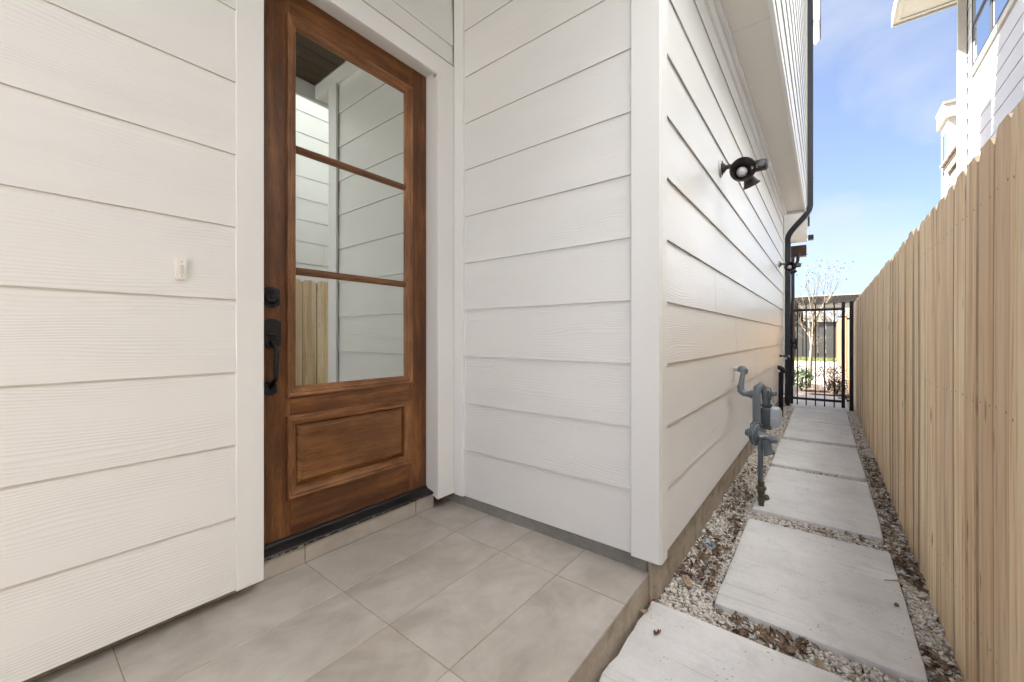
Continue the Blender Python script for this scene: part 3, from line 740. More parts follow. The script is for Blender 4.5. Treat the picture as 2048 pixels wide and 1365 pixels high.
# neck up to the meter, loop over the top
bm = bmesh.new()
tube(bm, [(-.378, 3.24, -.62), (-.382, 3.26, -.40), (-.378, 3.275, -.365), (-.362, 3.295, -.345), (-.345, 3.31, -.365), (-.338, 3.32, -.42), (-.338, 3.33, -.50)], [.026, .026, .026, .025, .022, .02, .018], 14)
mk('meter_loop', bm, M['pipe'], gas, smooth=True)
bm = bmesh.new(); lathe(bm, (-.378, 3.235, -.628), (0, 0, 1), [(0, .030), (.002, .040), (.020, .040), (.022, .032), (.034, .030)], 8); tube(bm, [(-.43, 3.22, -.665), (-.40, 3.2, -.63), (-.37, 3.19, -.60)], .011, 8); mk('union_nut', bm, M['pipe_dark'], gas)
bm = bmesh.new()
tube(bm, [(-.385, 3.27, -.408), (-.44, 3.285, -.412), (-.465, 3.29, -.408), (-.482, 3.295, -.392), (-.485, 3.30, -.365), (-.478, 3.32, -.30), (-.473, 3.335, -.262)], [.021, .021, .023, .024, .021, .0165, .0165], 14)
lathe(bm, (-.425, 3.281, -.411), (1, -.2, 0), [(0, .02), (.001, .029), (.020, .029), (.022, .034), (.034, .034), (.035, .02)], 8)
lathe(bm, (-.4865, 3.299, -.372), (.1, .2, 1), [(0, .0225), (.012, .0225), (.013, .017)], 12)
mk('elbow_pipe', bm, M['pipe'], gas, smooth=True)
bm = bmesh.new()
tube(bm, [(-.470, 3.338, -.272), (-.468, 3.345, -.250), (-.478, 3.36, -.240), (-.502, 3.40, -.245)], [.022, .025, .025, .023], 12)
mk('wall_elbow', bm, M['pipe'], gas, smooth=True)
bm = bmesh.new(); tube(bm, [(-.500, 3.398, -.245), (-.556, 3.47, -.252)], .016, 12); mk('wall_stub', bm, M['meter_light'], gas, smooth=True)
# meter case, pale index cover, small fittings above
bm = bmesh.new(); box(bm, -.365, -.300, 3.30, 3.44, -.645, -.500, bev=.018, seg=3); box(bm, -.372, -.300, 3.29, 3.45, -.650, -.636, bev=.004)
lathe(bm, (-.330, 3.34, -.50), (0, 0, 1), [(0, .03), (.008, .034), (.020, .034), (.022, .024), (.05, .024), (.052, .03), (.066, .03), (.068, .015), (.12, .015)], 12)
mk('meter_body', bm, M['pipe_dark'], gas, smooth=True)
bm = bmesh.new(); prism(bm, [(-.306, -.632), (-.258, -.628), (-.244, -.600), (-.244, -.535), (-.258, -.505), (-.306, -.498)], 'y', 3.295, 3.425)
bmesh.ops.bevel(bm, geom=list(bm.edges), offset=.005, segments=1, affect='EDGES'); box(bm, -.300, -.262, 3.290, 3.296, -.600, -.566, bev=.002)
mk('index_cover', bm, M['meter_light'], gas)
bm = bmesh.new(); box(bm, -.325, -.295, 3.30, 3.33, -.430, -.385, bev=.005); box(bm, -.292, -.268, 3.305, 3.325, -.412, -.388, bev=.003); tube(bm, [(-.296, 3.315, -.402), (-.27, 3.315, -.402)], .012, 8)
tube(bm, [(-.300, 3.32, -.385), (-.305, 3.32, -.365), (-.325, 3.32, -.360)], .004, 6); tube(bm, [(-.29, 3.31, -.41), (-.287, 3.31, -.46)], .002, 5)
mk('bypass_valve', bm, M['pipe_dark'], gas)

# ================================================================== black capped pipe, faucet by the gate
bp = empty('standpipe', (-.518, 7.0, -1.18)); tag(bp, 'black pipe with curved cap leaning out of the wall near the gate', 'pipe')
bm = bmesh.new(); tube(bm, [(-.516, 7.0, -1.19), (-.516, 7.0, -.52)], .030, 10, squash=((1, 0, 0), 1.0)); mk('upright', bm, M['black'], bp, smooth=True)
bm = bmesh.new(); tube(bm, [(-.565, 7.0, -.452), (-.535, 7.0, -.455), (-.505, 7.0, -.475), (-.492, 7.0, -.505), (-.492, 7.0, -.535)], [.026, .030, .034, .033, .03], 10); mk('cap', bm, M['black'], bp, smooth=True)
bm = bmesh.new(); tube(bm, [(-.486, 6.98, -.50), (-.482, 6.98, -.60), (-.486, 6.98, -.685), (-.468, 6.98, -.70), (-.458, 6.98, -.66), (-.462, 6.98, -.59)], .0045, 6); mk('wire_hook', bm, M['brass'], bp, smooth=True)
fa = empty('faucet', (-.55, 7.27, -.31)); tag(fa, 'dark outdoor faucet sticking out of the wall just above the black pipe', 'faucet')
bm = bmesh.new(); tube(bm, [(-.556, 7.27, -.296), (-.445, 7.27, -.30)], .012, 8); lathe(bm, (-.548, 7.27, -.296), (1, 0, 0), [(0, .026), (.006, .026), (.012, .014)], 12); box(bm, -.50, -.455, 7.25, 7.29, -.315, -.285, bev=.006); mk('spigot_body', bm, M['gutter'], fa, smooth=True)
bm = bmesh.new(); lathe(bm, (-.440, 7.27, -.30), (1, 0, 0), [(0, .016), (.012, .020), (.014, .003)], 8); tube(bm, [(-.472, 7.27, -.31), (-.472, 7.262, -.345)], [.010, .013], 8); mk('handle', bm, M['silver'], fa, smooth=True)

# ================================================================== gate
def gpost(x0, x1, y0, y1, label):
    t = tag(mk('gate_post', Box(x0, x1, y0, y1, -1.20, .548, bev=.002), M['black']), label, 'post', 'gate posts')
    return t
gpost(-.538, -.482, 8.17, 8.22, 'black steel gate post against the house wall beside the downspout')
gpost(.290, .338, 8.18, 8.228, 'black steel gate post standing by the wooden fence, carrying the hinges')
gate = empty('gate', (.235, 8.2, -1.15)); tag(gate, 'black steel picket gate closed across the narrow path', 'gate')
mk('stile', Box(-.477, -.433, 8.18, 8.22, -1.13, .545, bev=.002), M['black'], gate)
mk('stile', Box(.193, .236, 8.18, 8.22, -1.13, .542, bev=.002), M['black'], gate)
mk('rail', Box(-.432, .192, 8.185, 8.215, .412, .450, bev=.002), M['black'], gate)
mk('rail', Box(-.432, .192, 8.185, 8.215, -1.050, -1.012, bev=.002), M['black'], gate)
pk = None
for i, x in enumerate((-.375, -.257, -.136, -.018, .103)):
    if pk is None:
        pk = mk('picket', Box(x-.0085, x+.0085, 8.1865, 8.2035, -1.135, .538, bev=.0015), M['black'], gate); p0 = pk.location.copy(); X0p = x
    else:
        o = pk.copy(); C.objects.link(o); o.parent = gate; o.location = (p0.x+x-X0p, p0.y, p0.z)
lk = mk('lock_box', Box(-.500, -.366, 8.155, 8.184, -.215, -.035, bev=.003), M['black'], gate)
for z in (-.085, -.165):
    bm = bmesh.new(); lathe(bm, (-.425, 8.154, z), (0, -1, 0), [(0, .032), (.006, .032), (.010, .026), (.011, .016), (.014, .015), (.014, .001)], 18); mk('lock_cylinder', bm, M['gutter'], lk, smooth=True)
    if z > -.1:
        bm = bmesh.new(); box(bm, -.432, -.429, 8.136, 8.139, z-.006, z+.006); box(bm, -.420, -.417, 8.136, 8.139, z-.006, z+.006); mk('key_plate', bm, M['silver'], lk)
for z in (.305, -.975):
    bm = bmesh.new(); tube(bm, [(.15, 8.17, z), (.25, 8.165, z), (.262, 8.165, z-.03), (.30, 8.17, z-.03)], .009, 6); box(bm, .258, .286, 8.155, 8.185, z-.045, z-.018, bev=.003); mk('hinge', bm, M['black'], gate)

# ================================================================== wooden fence
fence = empty('wooden_fence', (.383, 1, -1.19)); tag(fence, 'tall tan wooden fence of dog eared boards along the path', 'fence')
def picket_mesh(seed):
    rs = random.Random(seed); bm = bmesh.new(); w, h, t = .139, 1.76, .016; e = .030
    nz = 8
    prof = [(-w/2, 0)] + [(w/2, 0)] + [(w/2, h-e), (w/2-e, h), (-w/2+e, h), (-w/2, h-e)]
    # subdivided board with a slight cup and bow
    lv = [0, .25, .5, .75, 1.0]
    cup = rs.uniform(-.0018, .0022); bow = rs.uniform(-.004, .004)
    rows = []
    zs = [h*k/7 for k in range(7)]+[h-e, h]
    for z in zs:
        r = []
        ww = w/2 if z < h-e+1e-6 else w/2-e
        for k in range(5):
            yy = -ww+2*ww*k/4
            r.append((yy, z, cup*(1-(2*yy/w)**2)+bow*math.sin(math.pi*z/h)))
        rows.append(r)
    F = [[bm.verts.new((-d-t/2, yy, z)) for yy, z, d in r] for r in rows]; B = [[bm.verts.new((-d+t/2, yy, z)) for yy, z, d in r] for r in rows]
    for i in range(len(rows)-1):
        for k in range(4):
            bm.faces.new((F[i][k], F[i+1][k], F[i+1][k+1], F[i][k+1])); bm.faces.new((B[i][k], B[i][k+1], B[i+1][k+1], B[i+1][k]))
        bm.faces.new((F[i][0], B[i][0], B[i+1][0], F[i+1][0])); bm.faces.new((F[i][4], F[i+1][4], B[i+1][4], B[i][4]))
    n = len(rows)-1
    for k in range(4):
        bm.faces.new((F[n][k], B[n][k], B[n][k+1], F[n][k+1])); bm.faces.new((F[0][k], F[0][k+1], B[0][k+1], B[0][k]))
    bmesh.ops.recalc_face_normals(bm, faces=bm.faces)
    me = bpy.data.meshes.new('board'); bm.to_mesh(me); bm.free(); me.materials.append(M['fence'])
    return me
pm = [picket_mesh(s) for s in range(8)]
rs = random.Random(11); y = -2.4; fl = fence.location
fence2 = empty('wooden_fence', (.383, 16, -1.19)); tag(fence2, 'sun toned wooden fence in full sun beyond the gate', 'fence')
pm2 = []
for me in pm:
    m2 = me.copy(); m2.materials.clear(); m2.materials.append(M['fence_sun_tone']); pm2.append(m2)
while y < 23.2:
    dz = rs.uniform(-.006, .006)
    if 1.6 < y < 1.75 or 3.3 < y < 3.45 or 5.0 < y < 5.1: dz += .006
    far = y > 8.9; fp = fence2 if far else fence; fl = fp.location
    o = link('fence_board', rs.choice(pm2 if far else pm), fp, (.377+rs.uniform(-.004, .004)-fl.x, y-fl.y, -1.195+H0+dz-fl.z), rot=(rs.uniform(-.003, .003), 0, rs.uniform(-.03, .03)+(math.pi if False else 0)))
    if y > 11: o.location.z += .0
    y += .1435+rs.uniform(-.001, .003)
for z in (-.95, -.25, .35):
    mk('fence_rail', Box(.392, .430, -2.4, 8.93, z, z+.088), M['fence'], fence)
    mk('fence_rail', Box(.392, .430, 8.935, 23.2, z, z+.088), M['fence_sun_tone'], fence2)

# ================================================================== gravel and leaves
slabs = [(-.60, .285, .5, 1.72), (-.392, .278, 1.90, 2.938), (-.398, .268, 3.10, 4.22), (-.404, .262, 4.31, 5.43), (-.402, .261, 5.56, 6.72), (-.408, .256, 6.77, 7.955), (-.476, .296, 7.99, 9.85)]
def outside(x, y, m=0.0):
    ok = np.ones(len(x), bool)
    for a, b_, c_, d in slabs: ok &= ~((x > a+m) & (x < b_-m) & (y > c_+m) & (y < d-m))
    return ok
def numpy_mesh(name, V, F, m, kind='stuff', smooth=False):
    me = bpy.data.meshes.new(name); me.vertices.add(len(V)); me.vertices.foreach_set('co', V.astype(np.float32).ravel())
    k = F.shape[1]; me.loops.add(F.size); me.loops.foreach_set('vertex_index', F.astype(np.int32).ravel())
    me.polygons.add(len(F)); me.polygons.foreach_set('loop_start', np.arange(0, F.size, k, dtype=np.int32)); me.polygons.foreach_set('loop_total', np.full(len(F), k, dtype=np.int32))
    me.update(); me.validate(); me.materials.append(m)
    if smooth: me.polygons.foreach_set('use_smooth', np.ones(len(F), bool))
    o = bpy.data.objects.new(name, me); C.objects.link(o); o.location = (0, 0, H0)
    if kind: o['kind'] = kind
    return o
tb = bmesh.new(); bmesh.ops.create_icosphere(tb, subdivisions=1, radius=1); tb.verts.ensure_lookup_table()
IV = np.array([v.co[:] for v in tb.verts]); IF = np.array([[v.index for v in f.verts] for f in tb.faces]); tb.free()
def rotm(n):
    q = rng.normal(size=(n, 4)); q /= np.linalg.norm(q, axis=1)[:, None]; w, x, y, z = q.T
    return np.stack([1-2*(y*y+z*z), 2*(x*y-z*w), 2*(x*z+y*w), 2*(x*y+z*w), 1-2*(x*x+z*z), 2*(y*z-x*w), 2*(x*z-y*w), 2*(y*z+x*w), 1-2*(x*x+y*y)], 1).reshape(n, 3, 3)
def stones(n, y0, y1, s0, s1):
    x = rng.uniform(-.585, .366, n*4); y = rng.uniform(y0, y1, n*4); k = outside(x, y, -.002); x = x[k][:n]; y = y[k][:n]; n = len(x)
    s = rng.uniform(s0, s1, n)*np.where(rng.random(n) < .06, 1.5, 1)
    z = -1.184+rng.random(n)**1.2*.016
    V = IV[None]*(1+rng.uniform(-.28, .22, (n, 12, 1)))*(rng.uniform(.6, 1.25, (n, 1, 3)))*s[:, None, None]
    V = np.einsum('nij,nvj->nvi', rotm(n), V)*np.array([1, 1, .75])
    V += np.stack([x, y, z], 1)[:, None]
    F = IF[None]+(np.arange(n)*12)[:, None, None]
    return V.reshape(-1, 3), F.reshape(-1, 3)
Vs, Fs = [], []; base = 0
for args in ((7600, .9, 2.6, .0050, .0102), (8600, 2.6, 4.6, .0055, .0108), (9500, 4.6, 9.85, .0065, .0122)):
    v, f = stones(*args); Vs.append(v); Fs.append(f+base); base += len(v)
tag(numpy_mesh('gravel', np.concatenate(Vs), np.concatenate(Fs), M['stone']), 'pale crushed gravel around the path slabs', 'gravel')
# leaves: 4x2 quad strips, curled
def leaf_arrays(x, y, z, L_, seed=0, flat=.5, stand=.5):
    n = len(x); nu, nv = 7, 3
    t = np.linspace(-1, 1, nu); w = np.array([.06, .55, .88, 1.0, .85, .5, .04]); 
    P = np.zeros((n, nu, nv, 3))
    curl = rng.uniform(-1.5, 1.9, n); fold = rng.uniform(-.1, 1.1, n); wid = rng.uniform(.26, .46, n)
    wob = rng.uniform(-.22, .22, (n, nu, nv))
    for i in range(nu):
        ang = curl*t[i]
        for j in range(nv):
            s_ = (j-1)*w[i]*wid*(1+wob[:, i, j]*.9)
            P[:, i, j, 0] = np.where(abs(curl) > .05, np.sin(ang)/np.where(abs(curl) > .05, curl, 1), t[i])
            P[:, i, j, 1] = s_*np.cos(fold*.8)
            P[:, i, j, 2] = np.where(abs(curl) > .05, (1-np.cos(ang))/np.where(abs(curl) > .05, curl, 1), 0)+abs(s_)*np.sin(fold*.8)+wob[:, i, j]*.10
    P = P.reshape(n, -1, 3)*(L_/2)[:, None, None]
    a = rng.uniform(0, 2*np.pi, n); tx = rng.normal(0, stand, n); ty = rng.normal(0, stand, n)
    ca, sa = np.cos(a), np.sin(a); Z0 = np.zeros(n); O = np.ones(n)
    Rz = np.stack([ca, -sa, Z0, sa, ca, Z0, Z0, Z0, O], 1).reshape(n, 3, 3)
    Rx = np.stack([O, Z0, Z0, Z0, np.cos(tx), -np.sin(tx), Z0, np.sin(tx), np.cos(tx)], 1).reshape(n, 3, 3)
    Ry = np.stack([np.cos(ty), Z0, np.sin(ty), Z0, O, Z0, -np.sin(ty), Z0, np.cos(ty)], 1).reshape(n, 3, 3)
    V = np.einsum('nij,nvj->nvi', Rz @ Rx @ Ry, P)
    V[:, :, 2] -= V[:, :, 2].min(axis=1)[:, None]
    V += np.stack([x, y, z], 1)[:, None]
    q = np.array([[i*nv+j, (i+1)*nv+j, (i+1)*nv+j+1, i*nv+j+1] for i in range(nu-1) for j in range(nv-1)])
    F = q[None]+(np.arange(n)*nu*nv)[:, None, None]
    return V.reshape(-1, 3), F.reshape(-1, 4)
def litter(n, x0, x1, y0, y1, l0, l1, m=.0):
    x = rng.uniform(x0, x1, n); y = rng.uniform(y0, y1, n); k = outside(x, y, m); x, y = x[k], y[k]; n = len(x)
    dens = np.array([noise.noise(Vector((a*4, b_*2.2, 3.3))) for a, b_ in zip(x, y)]); k = dens > -.12; x, y = x[k], y[k]; n = len(x)
    return leaf_arrays(x, y, -1.178+rng.uniform(0, .010, n), rng.uniform(l0, l1, n), stand=.35)
Vs, Fs = [], []; base = 0
for a in ((560, .285, .362, .9, 2.9, .028, .060), (640, .275, .362, 2.9, 5.6, .025, .055), (160, .27, .36, 5.6, 8.5, .02, .045),
          (380, -.575, -.41, 1.95, 2.9, .026, .060), (460, -.578, -.41, 2.9, 4.3, .024, .050), (170, -.57, -.42, 4.3, 7.8, .02, .045),
          (300, -.30, .30, 1.725, 1.895, .028, .062), (45, -.58, -.30, 1.74, 1.90, .03, .05), (60, -.2, .28, 2.95, 3.09, .02, .045), (50, -.2, .28, 4.23, 4.30, .02, .04),
          (26, -.604, -.586, .95, 1.70, .02, .04, .02)):
    v, f = litter(*a) if len(a) == 7 else litter(*a[:7], m=a[7]); Vs.append(v); Fs.append(f+base); base += len(v)
sx = rng.uniform(-.38, .26, 46); sy = rng.uniform(1.2, 7.5, 46); k = ~outside(sx, sy, .03); sx, sy = sx[k], sy[k]
v, f = leaf_arrays(sx, sy, np.where(sy < 1.72, -1.1165, -1.1485), rng.uniform(.005, .016, len(sx)), stand=.1); Vs.append(v); Fs.append(f+base)
tag(numpy_mesh('leaf_litter', np.concatenate(Vs), np.concatenate(Fs), M['leaf']), 'dry brown curled leaves drifted on the gravel', 'leaves')
def leaf_thing(x, y, z, L_, m, label, rot=0.0, lobes=False, curl=.6, fold=.3, cat='leaf'):
    bm = bmesh.new(); nu = 11; rows = []
    for i in range(nu):
        t = -1+2*i/(nu-1); w = .42*(1-abs(t)**2.2)*(1+(.55*math.sin(i*2.1) if lobes else .08*math.sin(i*1.7)))
        w = max(w, .015); ang = curl*t
        px = math.sin(ang)/curl if abs(curl) > .01 else t; pz = (1-math.cos(ang))/curl if abs(curl) > .01 else 0
        rows.append([bm.verts.new((px, k*w*math.cos(fold), pz+abs(k)*w*math.sin(fold)+.03*math.sin(i*1.3+k*2))) for k in (-1, -.5, 0, .5, 1)])
    for a, b_ in zip(rows, rows[1:]):
        for k in range(4): bm.faces.new((a[k], b_[k], b_[k+1], a[k+1]))
    mt = Matrix.Translation((x, y, z)) @ Matrix.Rotation(rot, 4, 'Z') @ Matrix.Rotation(.15, 4, 'X') @ Matrix.Scale(L_/2, 4)
    bmesh.ops.transform(bm, matrix=mt, verts=bm.verts)
    mn = min(v.co.z for v in bm.verts); bmesh.ops.translate(bm, verts=bm.verts, vec=(0, 0, z-mn))
    r_ = bmesh.ops.solidify(bm, geom=bm.faces[:], thickness=.0005)
    return tag(mk('leaf', bm, m, smooth=True), label, cat)
leaf_thing(-.515, 2.01, -1.168, .105, M['leaf_tan'], 'large tan lobed oak leaf flat on gravel by the house corner', 1.9, True, .3, .1)
leaf_thing(-.500, 1.520, -1.117, .050, M['leaf_red'], 'crumpled brown leaf alone on the nearest path slab', .9, True, 1.6, .9)
leaf_thing(-.578, 1.690, -1.125, .055, M['leaf_red'], 'rust red leaf standing against the porch edge by the nearest slab', 1.3, False, .7, .6)
leaf_thing(-.582, 1.61, -1.119, .045, M['leaf_tan'], 'small beige leaf wedged between porch edge and nearest slab', .6, False, 1.2, .4)
leaf_thing(-.12, 1.80, -1.166, .085, M['leaf'], 'long brown leaf lying in the gap after the nearest slab', 2.7, False, .5, .3)
leaf_thing(-.01, 1.76, -1.160, .080, M['leaf_tan'], 'curled tan leaf leaning on the second slab, low in the photo', 2.2, False, .9, .5)
leaf_thing(.262, 2.955, -1.158, .085, M['leaf_red'], 'reddish lobed leaf at the far right corner of the second slab', 2.9, True, .5, .3)
bm = bmesh.new(); tube(bm, [(.215, 2.56, -1.144), (.25, 2.575, -1.140), (.28, 2.60, -1.142), (.318, 2.585, -1.150)], [.002, .004, .0045, .003], 7)
tag(mk('twig', bm, M['twig'], smooth=True), 'pale twig sticking over the right edge of the second slab', 'twig')
bm = bmesh.new(); bmesh.ops.create_icosphere(bm, subdivisions=2, radius=.0085, matrix=Matrix.Translation((.237, 2.355, -1.144)))
tag(mk('pebble', bm, M['gravel_bed'], smooth=True), 'single dark pebble on the right part of the second slab', 'pebble')
bm = bmesh.new(); 
pp = [(-.022, -.004), (-.010, .010), (.006, .009), (.020, .015), (.024, .002), (.010, -.010), (-.006, -.008)]
A = [bm.verts.new((-.508+a, 2.452+b_, -1.162+.004*math.sin(i*2))) for i, (a, b_) in enumerate(pp)]; bm.faces.new(A)
bmesh.ops.triangulate(bm, faces=bm.faces[:]); bmesh.ops.solidify(bm, geom=bm.faces[:], thickness=.001)
tag(mk('plastic_scrap', bm, M['blue']), 'bright blue plastic scrap lying on the gravel', 'litter')

# ================================================================== neighbour house
nb = empty('neighbour_house', (3, 5, -1.19)); tag(nb, 'white lap sided neighbour house rising behind the wooden fence on the right', 'house')
XB, XR, YB, YR = 1.45, 1.98, 5.90, 10.72
mk('wall', Box(XB+.02, 8, -2.3, YB, -1.21, 8.6), M['trim_bright'], nb)  # unseen upper part added as a sunlit reflector for the alley
mk('upper_roof', Box(XB-.05, 8.2, -2.5, YB+.1, 8.601, 8.75), M['shingle'], nb)  # unseen cap on the added height
mk('wall', Box(XR+.02, 8, YB, YR, -1.21, 6.15), M['trim_nb'], nb)
for k in range(-13, 22):
    zb = 2.558+k*.273
    c = 1.6+(k*1.13) % 2.6
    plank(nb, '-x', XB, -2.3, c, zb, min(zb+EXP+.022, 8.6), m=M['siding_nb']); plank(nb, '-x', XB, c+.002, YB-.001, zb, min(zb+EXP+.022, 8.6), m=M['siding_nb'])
WZ0, WZ1, WY0, WY1 = 4.56, 5.9, 7.0, 10.26
for k in range(-17, 10):
    zb = 3.59+k*.273
    if zb < -1.2 or zb > 6.0: continue
    if zb > 4.4:
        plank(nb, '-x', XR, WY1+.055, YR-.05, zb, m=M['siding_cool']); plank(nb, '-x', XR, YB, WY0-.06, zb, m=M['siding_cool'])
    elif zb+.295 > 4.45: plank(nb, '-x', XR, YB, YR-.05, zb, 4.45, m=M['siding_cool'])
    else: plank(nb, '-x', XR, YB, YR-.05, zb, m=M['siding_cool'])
mk('corner_board', Box(XR-.012, XR+.03, YR-.049, YR, -1.2, 6.15, bev=.002), M['trim_cream'], nb)
mk('window_trim', Box(XR-.022, XR+.02, WY0-.06, WY1+.054, 4.452, 4.552, bev=.003), M['trim_cream'], nb)
mk('window_trim', Box(XR-.016, XR+.02, WY1+.002, WY1+.053, 4.553, 6.0, bev=.002), M['trim_nb'], nb)
# window sashes: two panes
for (a, b_) in ((9.24, 10.255), (8.0, 9.235), (7.0, 7.995)):
    w_ = mk('window', Box(XR+.002, XR+.018, a, b_, WZ0, WZ1), M['frame'], nb)
    for q in (((a, a+.05), (WZ0, WZ1)), ((b_-.05, b_), (WZ0, WZ1)), ((a+.05, b_-.05), (WZ0, WZ0+.05)), ((a+.05, b_-.05), (5.25, 5.32))):
        mk('frame', Box(XR-.018, XR+.001, q[0][0], q[0][1], q[1][0], q[1][1], bev=.002), M['frame'], w_)
    for (z0, z1, xx) in ((WZ0+.052, 5.249, .0), (5.322, WZ1, -.006)):
        bm = bmesh.new(); box(bm, XR-.004+xx, XR+.0015, a+.052, a+.09, z0, z1); box(bm, XR-.004+xx, XR+.0015, b_-.09, b_-.052, z0, z1); box(bm, XR-.004+xx, XR+.0015, a+.09, b_-.09, z1-.03, z1); mk('sash', bm, M['inner'], w_)
        mk('pane', Box(XR-.0025+xx, XR+.0012, a+.09, b_-.09, z0, z1-.03), M['win_glass'], w_)
# roof with soffit
mk('roof', Box(1.03, 8.5, 5.6, 11.0, 6.30, 6.42), M['shingle'], nb)
mk('fascia', Box(1.03, 1.055, 5.6, 11.0, 6.165, 6.299, bev=.002), M['trim_cream'], nb)
mk('fascia', Box(1.056, 8.4, 10.975, 11.0, 6.165, 6.299, bev=.002), M['trim_cream'], nb)
mk('soffit', Box(1.0565, 8.4, 5.6, 10.974, 6.205, 6.225), M['trim_cream'], nb)
mk('soffit_trim', Box(1.0565, 8.4, 10.86, 10.925, 6.185, 6.204, bev=.002), M['trim_cream'], nb)
mk('soffit_trim', Box(1.0565, 1.14, 5.6, 10.859, 6.185, 6.204, bev=.002), M['trim_cream'], nb)
dn = empty('downspout', (1.92, 10.66, -1.2)); tag(dn, 'cream downspout on the far corner of the neighbour house', 'downspout')
bm = bmesh.new(); tube(bm, [(1.918, 10.64, -1.19), (1.918, 10.64, 6.16)], .052, 4, squash=((1, 0, 0), .8, 1)); mk('pipe', bm, M['trim_cream'], dn)
mk('joint', Box(1.862, 1.974, 10.594, 10.686, 4.90, 4.94, bev=.002), M['trim_cream'], dn)
tk = None

# third house with tower beyond
th = empty('far_house', (4, 16, -1.19)); tag(th, 'cream house with square roof tower and shingled porch roof beyond the neighbour', 'house')
mk('tower', Box(2.66, 4.6, 16.2, 17.0, -1.2, 6.05), M['trim_cream'], th)
mk('tower_roof', Box(2.56, 4.7, 16.1, 17.1, 6.42, 6.50), M['shingle'], th)
mk('tower_fascia', Box(2.58, 4.7, 16.12, 17.08, 6.05, 6.419, bev=.004), M['trim_cream'], th)
for a, b_ in ((2.66, 2.80), (3.02, 3.12)):
    mk('tower_trim', Box(a, b_, 16.175, 16.199, 4.2, 6.05, bev=.002), M['trim_cream'], th)
mk('tower_trim', Box(2.801, 4.6, 16.175, 16.199, 5.80, 6.05, bev=.002), M['trim_cream'], th)
mk('tower_window', Box(2.65, 2.659, 16.42, 16.80, 4.6, 5.75), M['frame'], th)
mk('pane', Box(2.640, 2.6495, 16.46, 16.76, 4.65, 5.7), M['win_glass'], th)
bm = bmesh.new(); box(bm, 2.56, 4.6, 12.2, 16.15, 4.60, 4.64)
for k in range(26):
    y0 = 12.2+k*.152
    box(bm, 2.50-.01*(k % 2), 2.64, y0, y0+.145, 4.66+.006*(k % 3), 4.72+.006*(k % 3))
box(bm, 2.62, 4.6, 12.2, 16.15, 4.73, 4.80); mk('porch_roof', bm, M['shingle'], th)
mk('porch_fascia', Box(2.585, 2.62, 12.2, 16.12, 4.46, 4.598, bev=.003), M['trim_cream'], th)
mk('porch_beam', Box(2.68, 2.86, 12.2, 16.0, 3.62, 4.42, bev=.004), M['trim_nb'], th)
mk('porch_ceiling', Box(2.861, 4.6, 12.2, 16.0, 3.62, 3.66), M['trim_cream'], th)
mk('porch_wall', Box(3.6, 4.6, 12.2, 16.0, -1.2, 3.6), M['trim_cream'], th)
for a, b_ in ((15.76, 15.98), (13.6, 13.8)): mk('porch_post', Box(2.68, 2.86, a, b_, -1.2, 3.619, bev=.004), M['trim_nb'], th)
mk('porch_wall', Box(2.87, 4.6, 15.9, 15.99, -1.2, 3.6), M['trim_cream'], th)

# ================================================================== yard beyond the gate
def tree():
    t = empty('bare_tree', (-.33, 11.3, -1.18)); tag(t, 'small bare crape myrtle with pale trunk behind the gate', 'tree')
    rs = random.Random(21); bt = bmesh.new(); bb = bmesh.new(); bp_ = bmesh.new()
    def grow(p, d, L_, r, lev):
        n = 5; pts = [Vector(p)]; rad = [r]; dd = Vector(d)
        for i in range(n):
            dd = (dd+Vector((rs.gauss(0, .09), rs.gauss(0, .09), .06 if lev > 0 else 0))).normalized(); pts.append(pts[-1]+dd*L_/n); rad.append(r*(1-.42*(i+1)/n))
        tube(bt if lev == 0 else bb, pts, rad, 8 if lev < 2 else 4)
        if lev >= 4:
            for _ in range(rs.randint(0, 1)):
                q = pts[-1]+Vector((rs.gauss(0, .012), rs.gauss(0, .025), rs.gauss(0, .02)))
                bmesh.ops.create_icosphere(bp_, subdivisions=1, radius=rs.uniform(.009, .017), matrix=Matrix.Translation(q) @ Matrix.Rotation(rs.random()*3, 4, 'X') @ Matrix.Diagonal((.8, .6, 1.4, 1)))
            return
        k = [6, 3, 3, 3][lev]
        for j in range(k):
            a = rs.uniform(0, 2*math.pi); sp = rs.uniform(.22, .55)*(1.5 if lev == 0 and j > 2 else 1)
            nd = (dd+Vector((math.cos(a)*sp, math.sin(a)*sp, .22))).normalized()
            i = (5 if j < 3 else rs.choice([3, 4])) if lev == 0 else (5 if j == 0 else rs.choice([2, 3, 4]))
            grow(pts[i], nd, L_*rs.uniform(.60, .82) if lev else .66*rs.uniform(.8, 1.15), rad[i]*(.62 if lev == 0 else .70), lev+1)
    grow((-.31, 11.3, -1.18), (.02, 0, 1), 1.52, .040, 0)
    for j in range(5):   # low side shoots
        a = rs.uniform(0, 6.28); grow((-.30, 11.3, -.35+j*.13), Vector((math.cos(a)*.9, math.sin(a)*.4, .4)).normalized(), .30, .007, 3)
    mk('trunk', bt, M['bark'], t, smooth='all'); mk('branches', bb, M['bark'], t, smooth='all'); o = mk('seed_pods', bp_, M['pod'], t); o['kind'] = 'stuff'
tree()
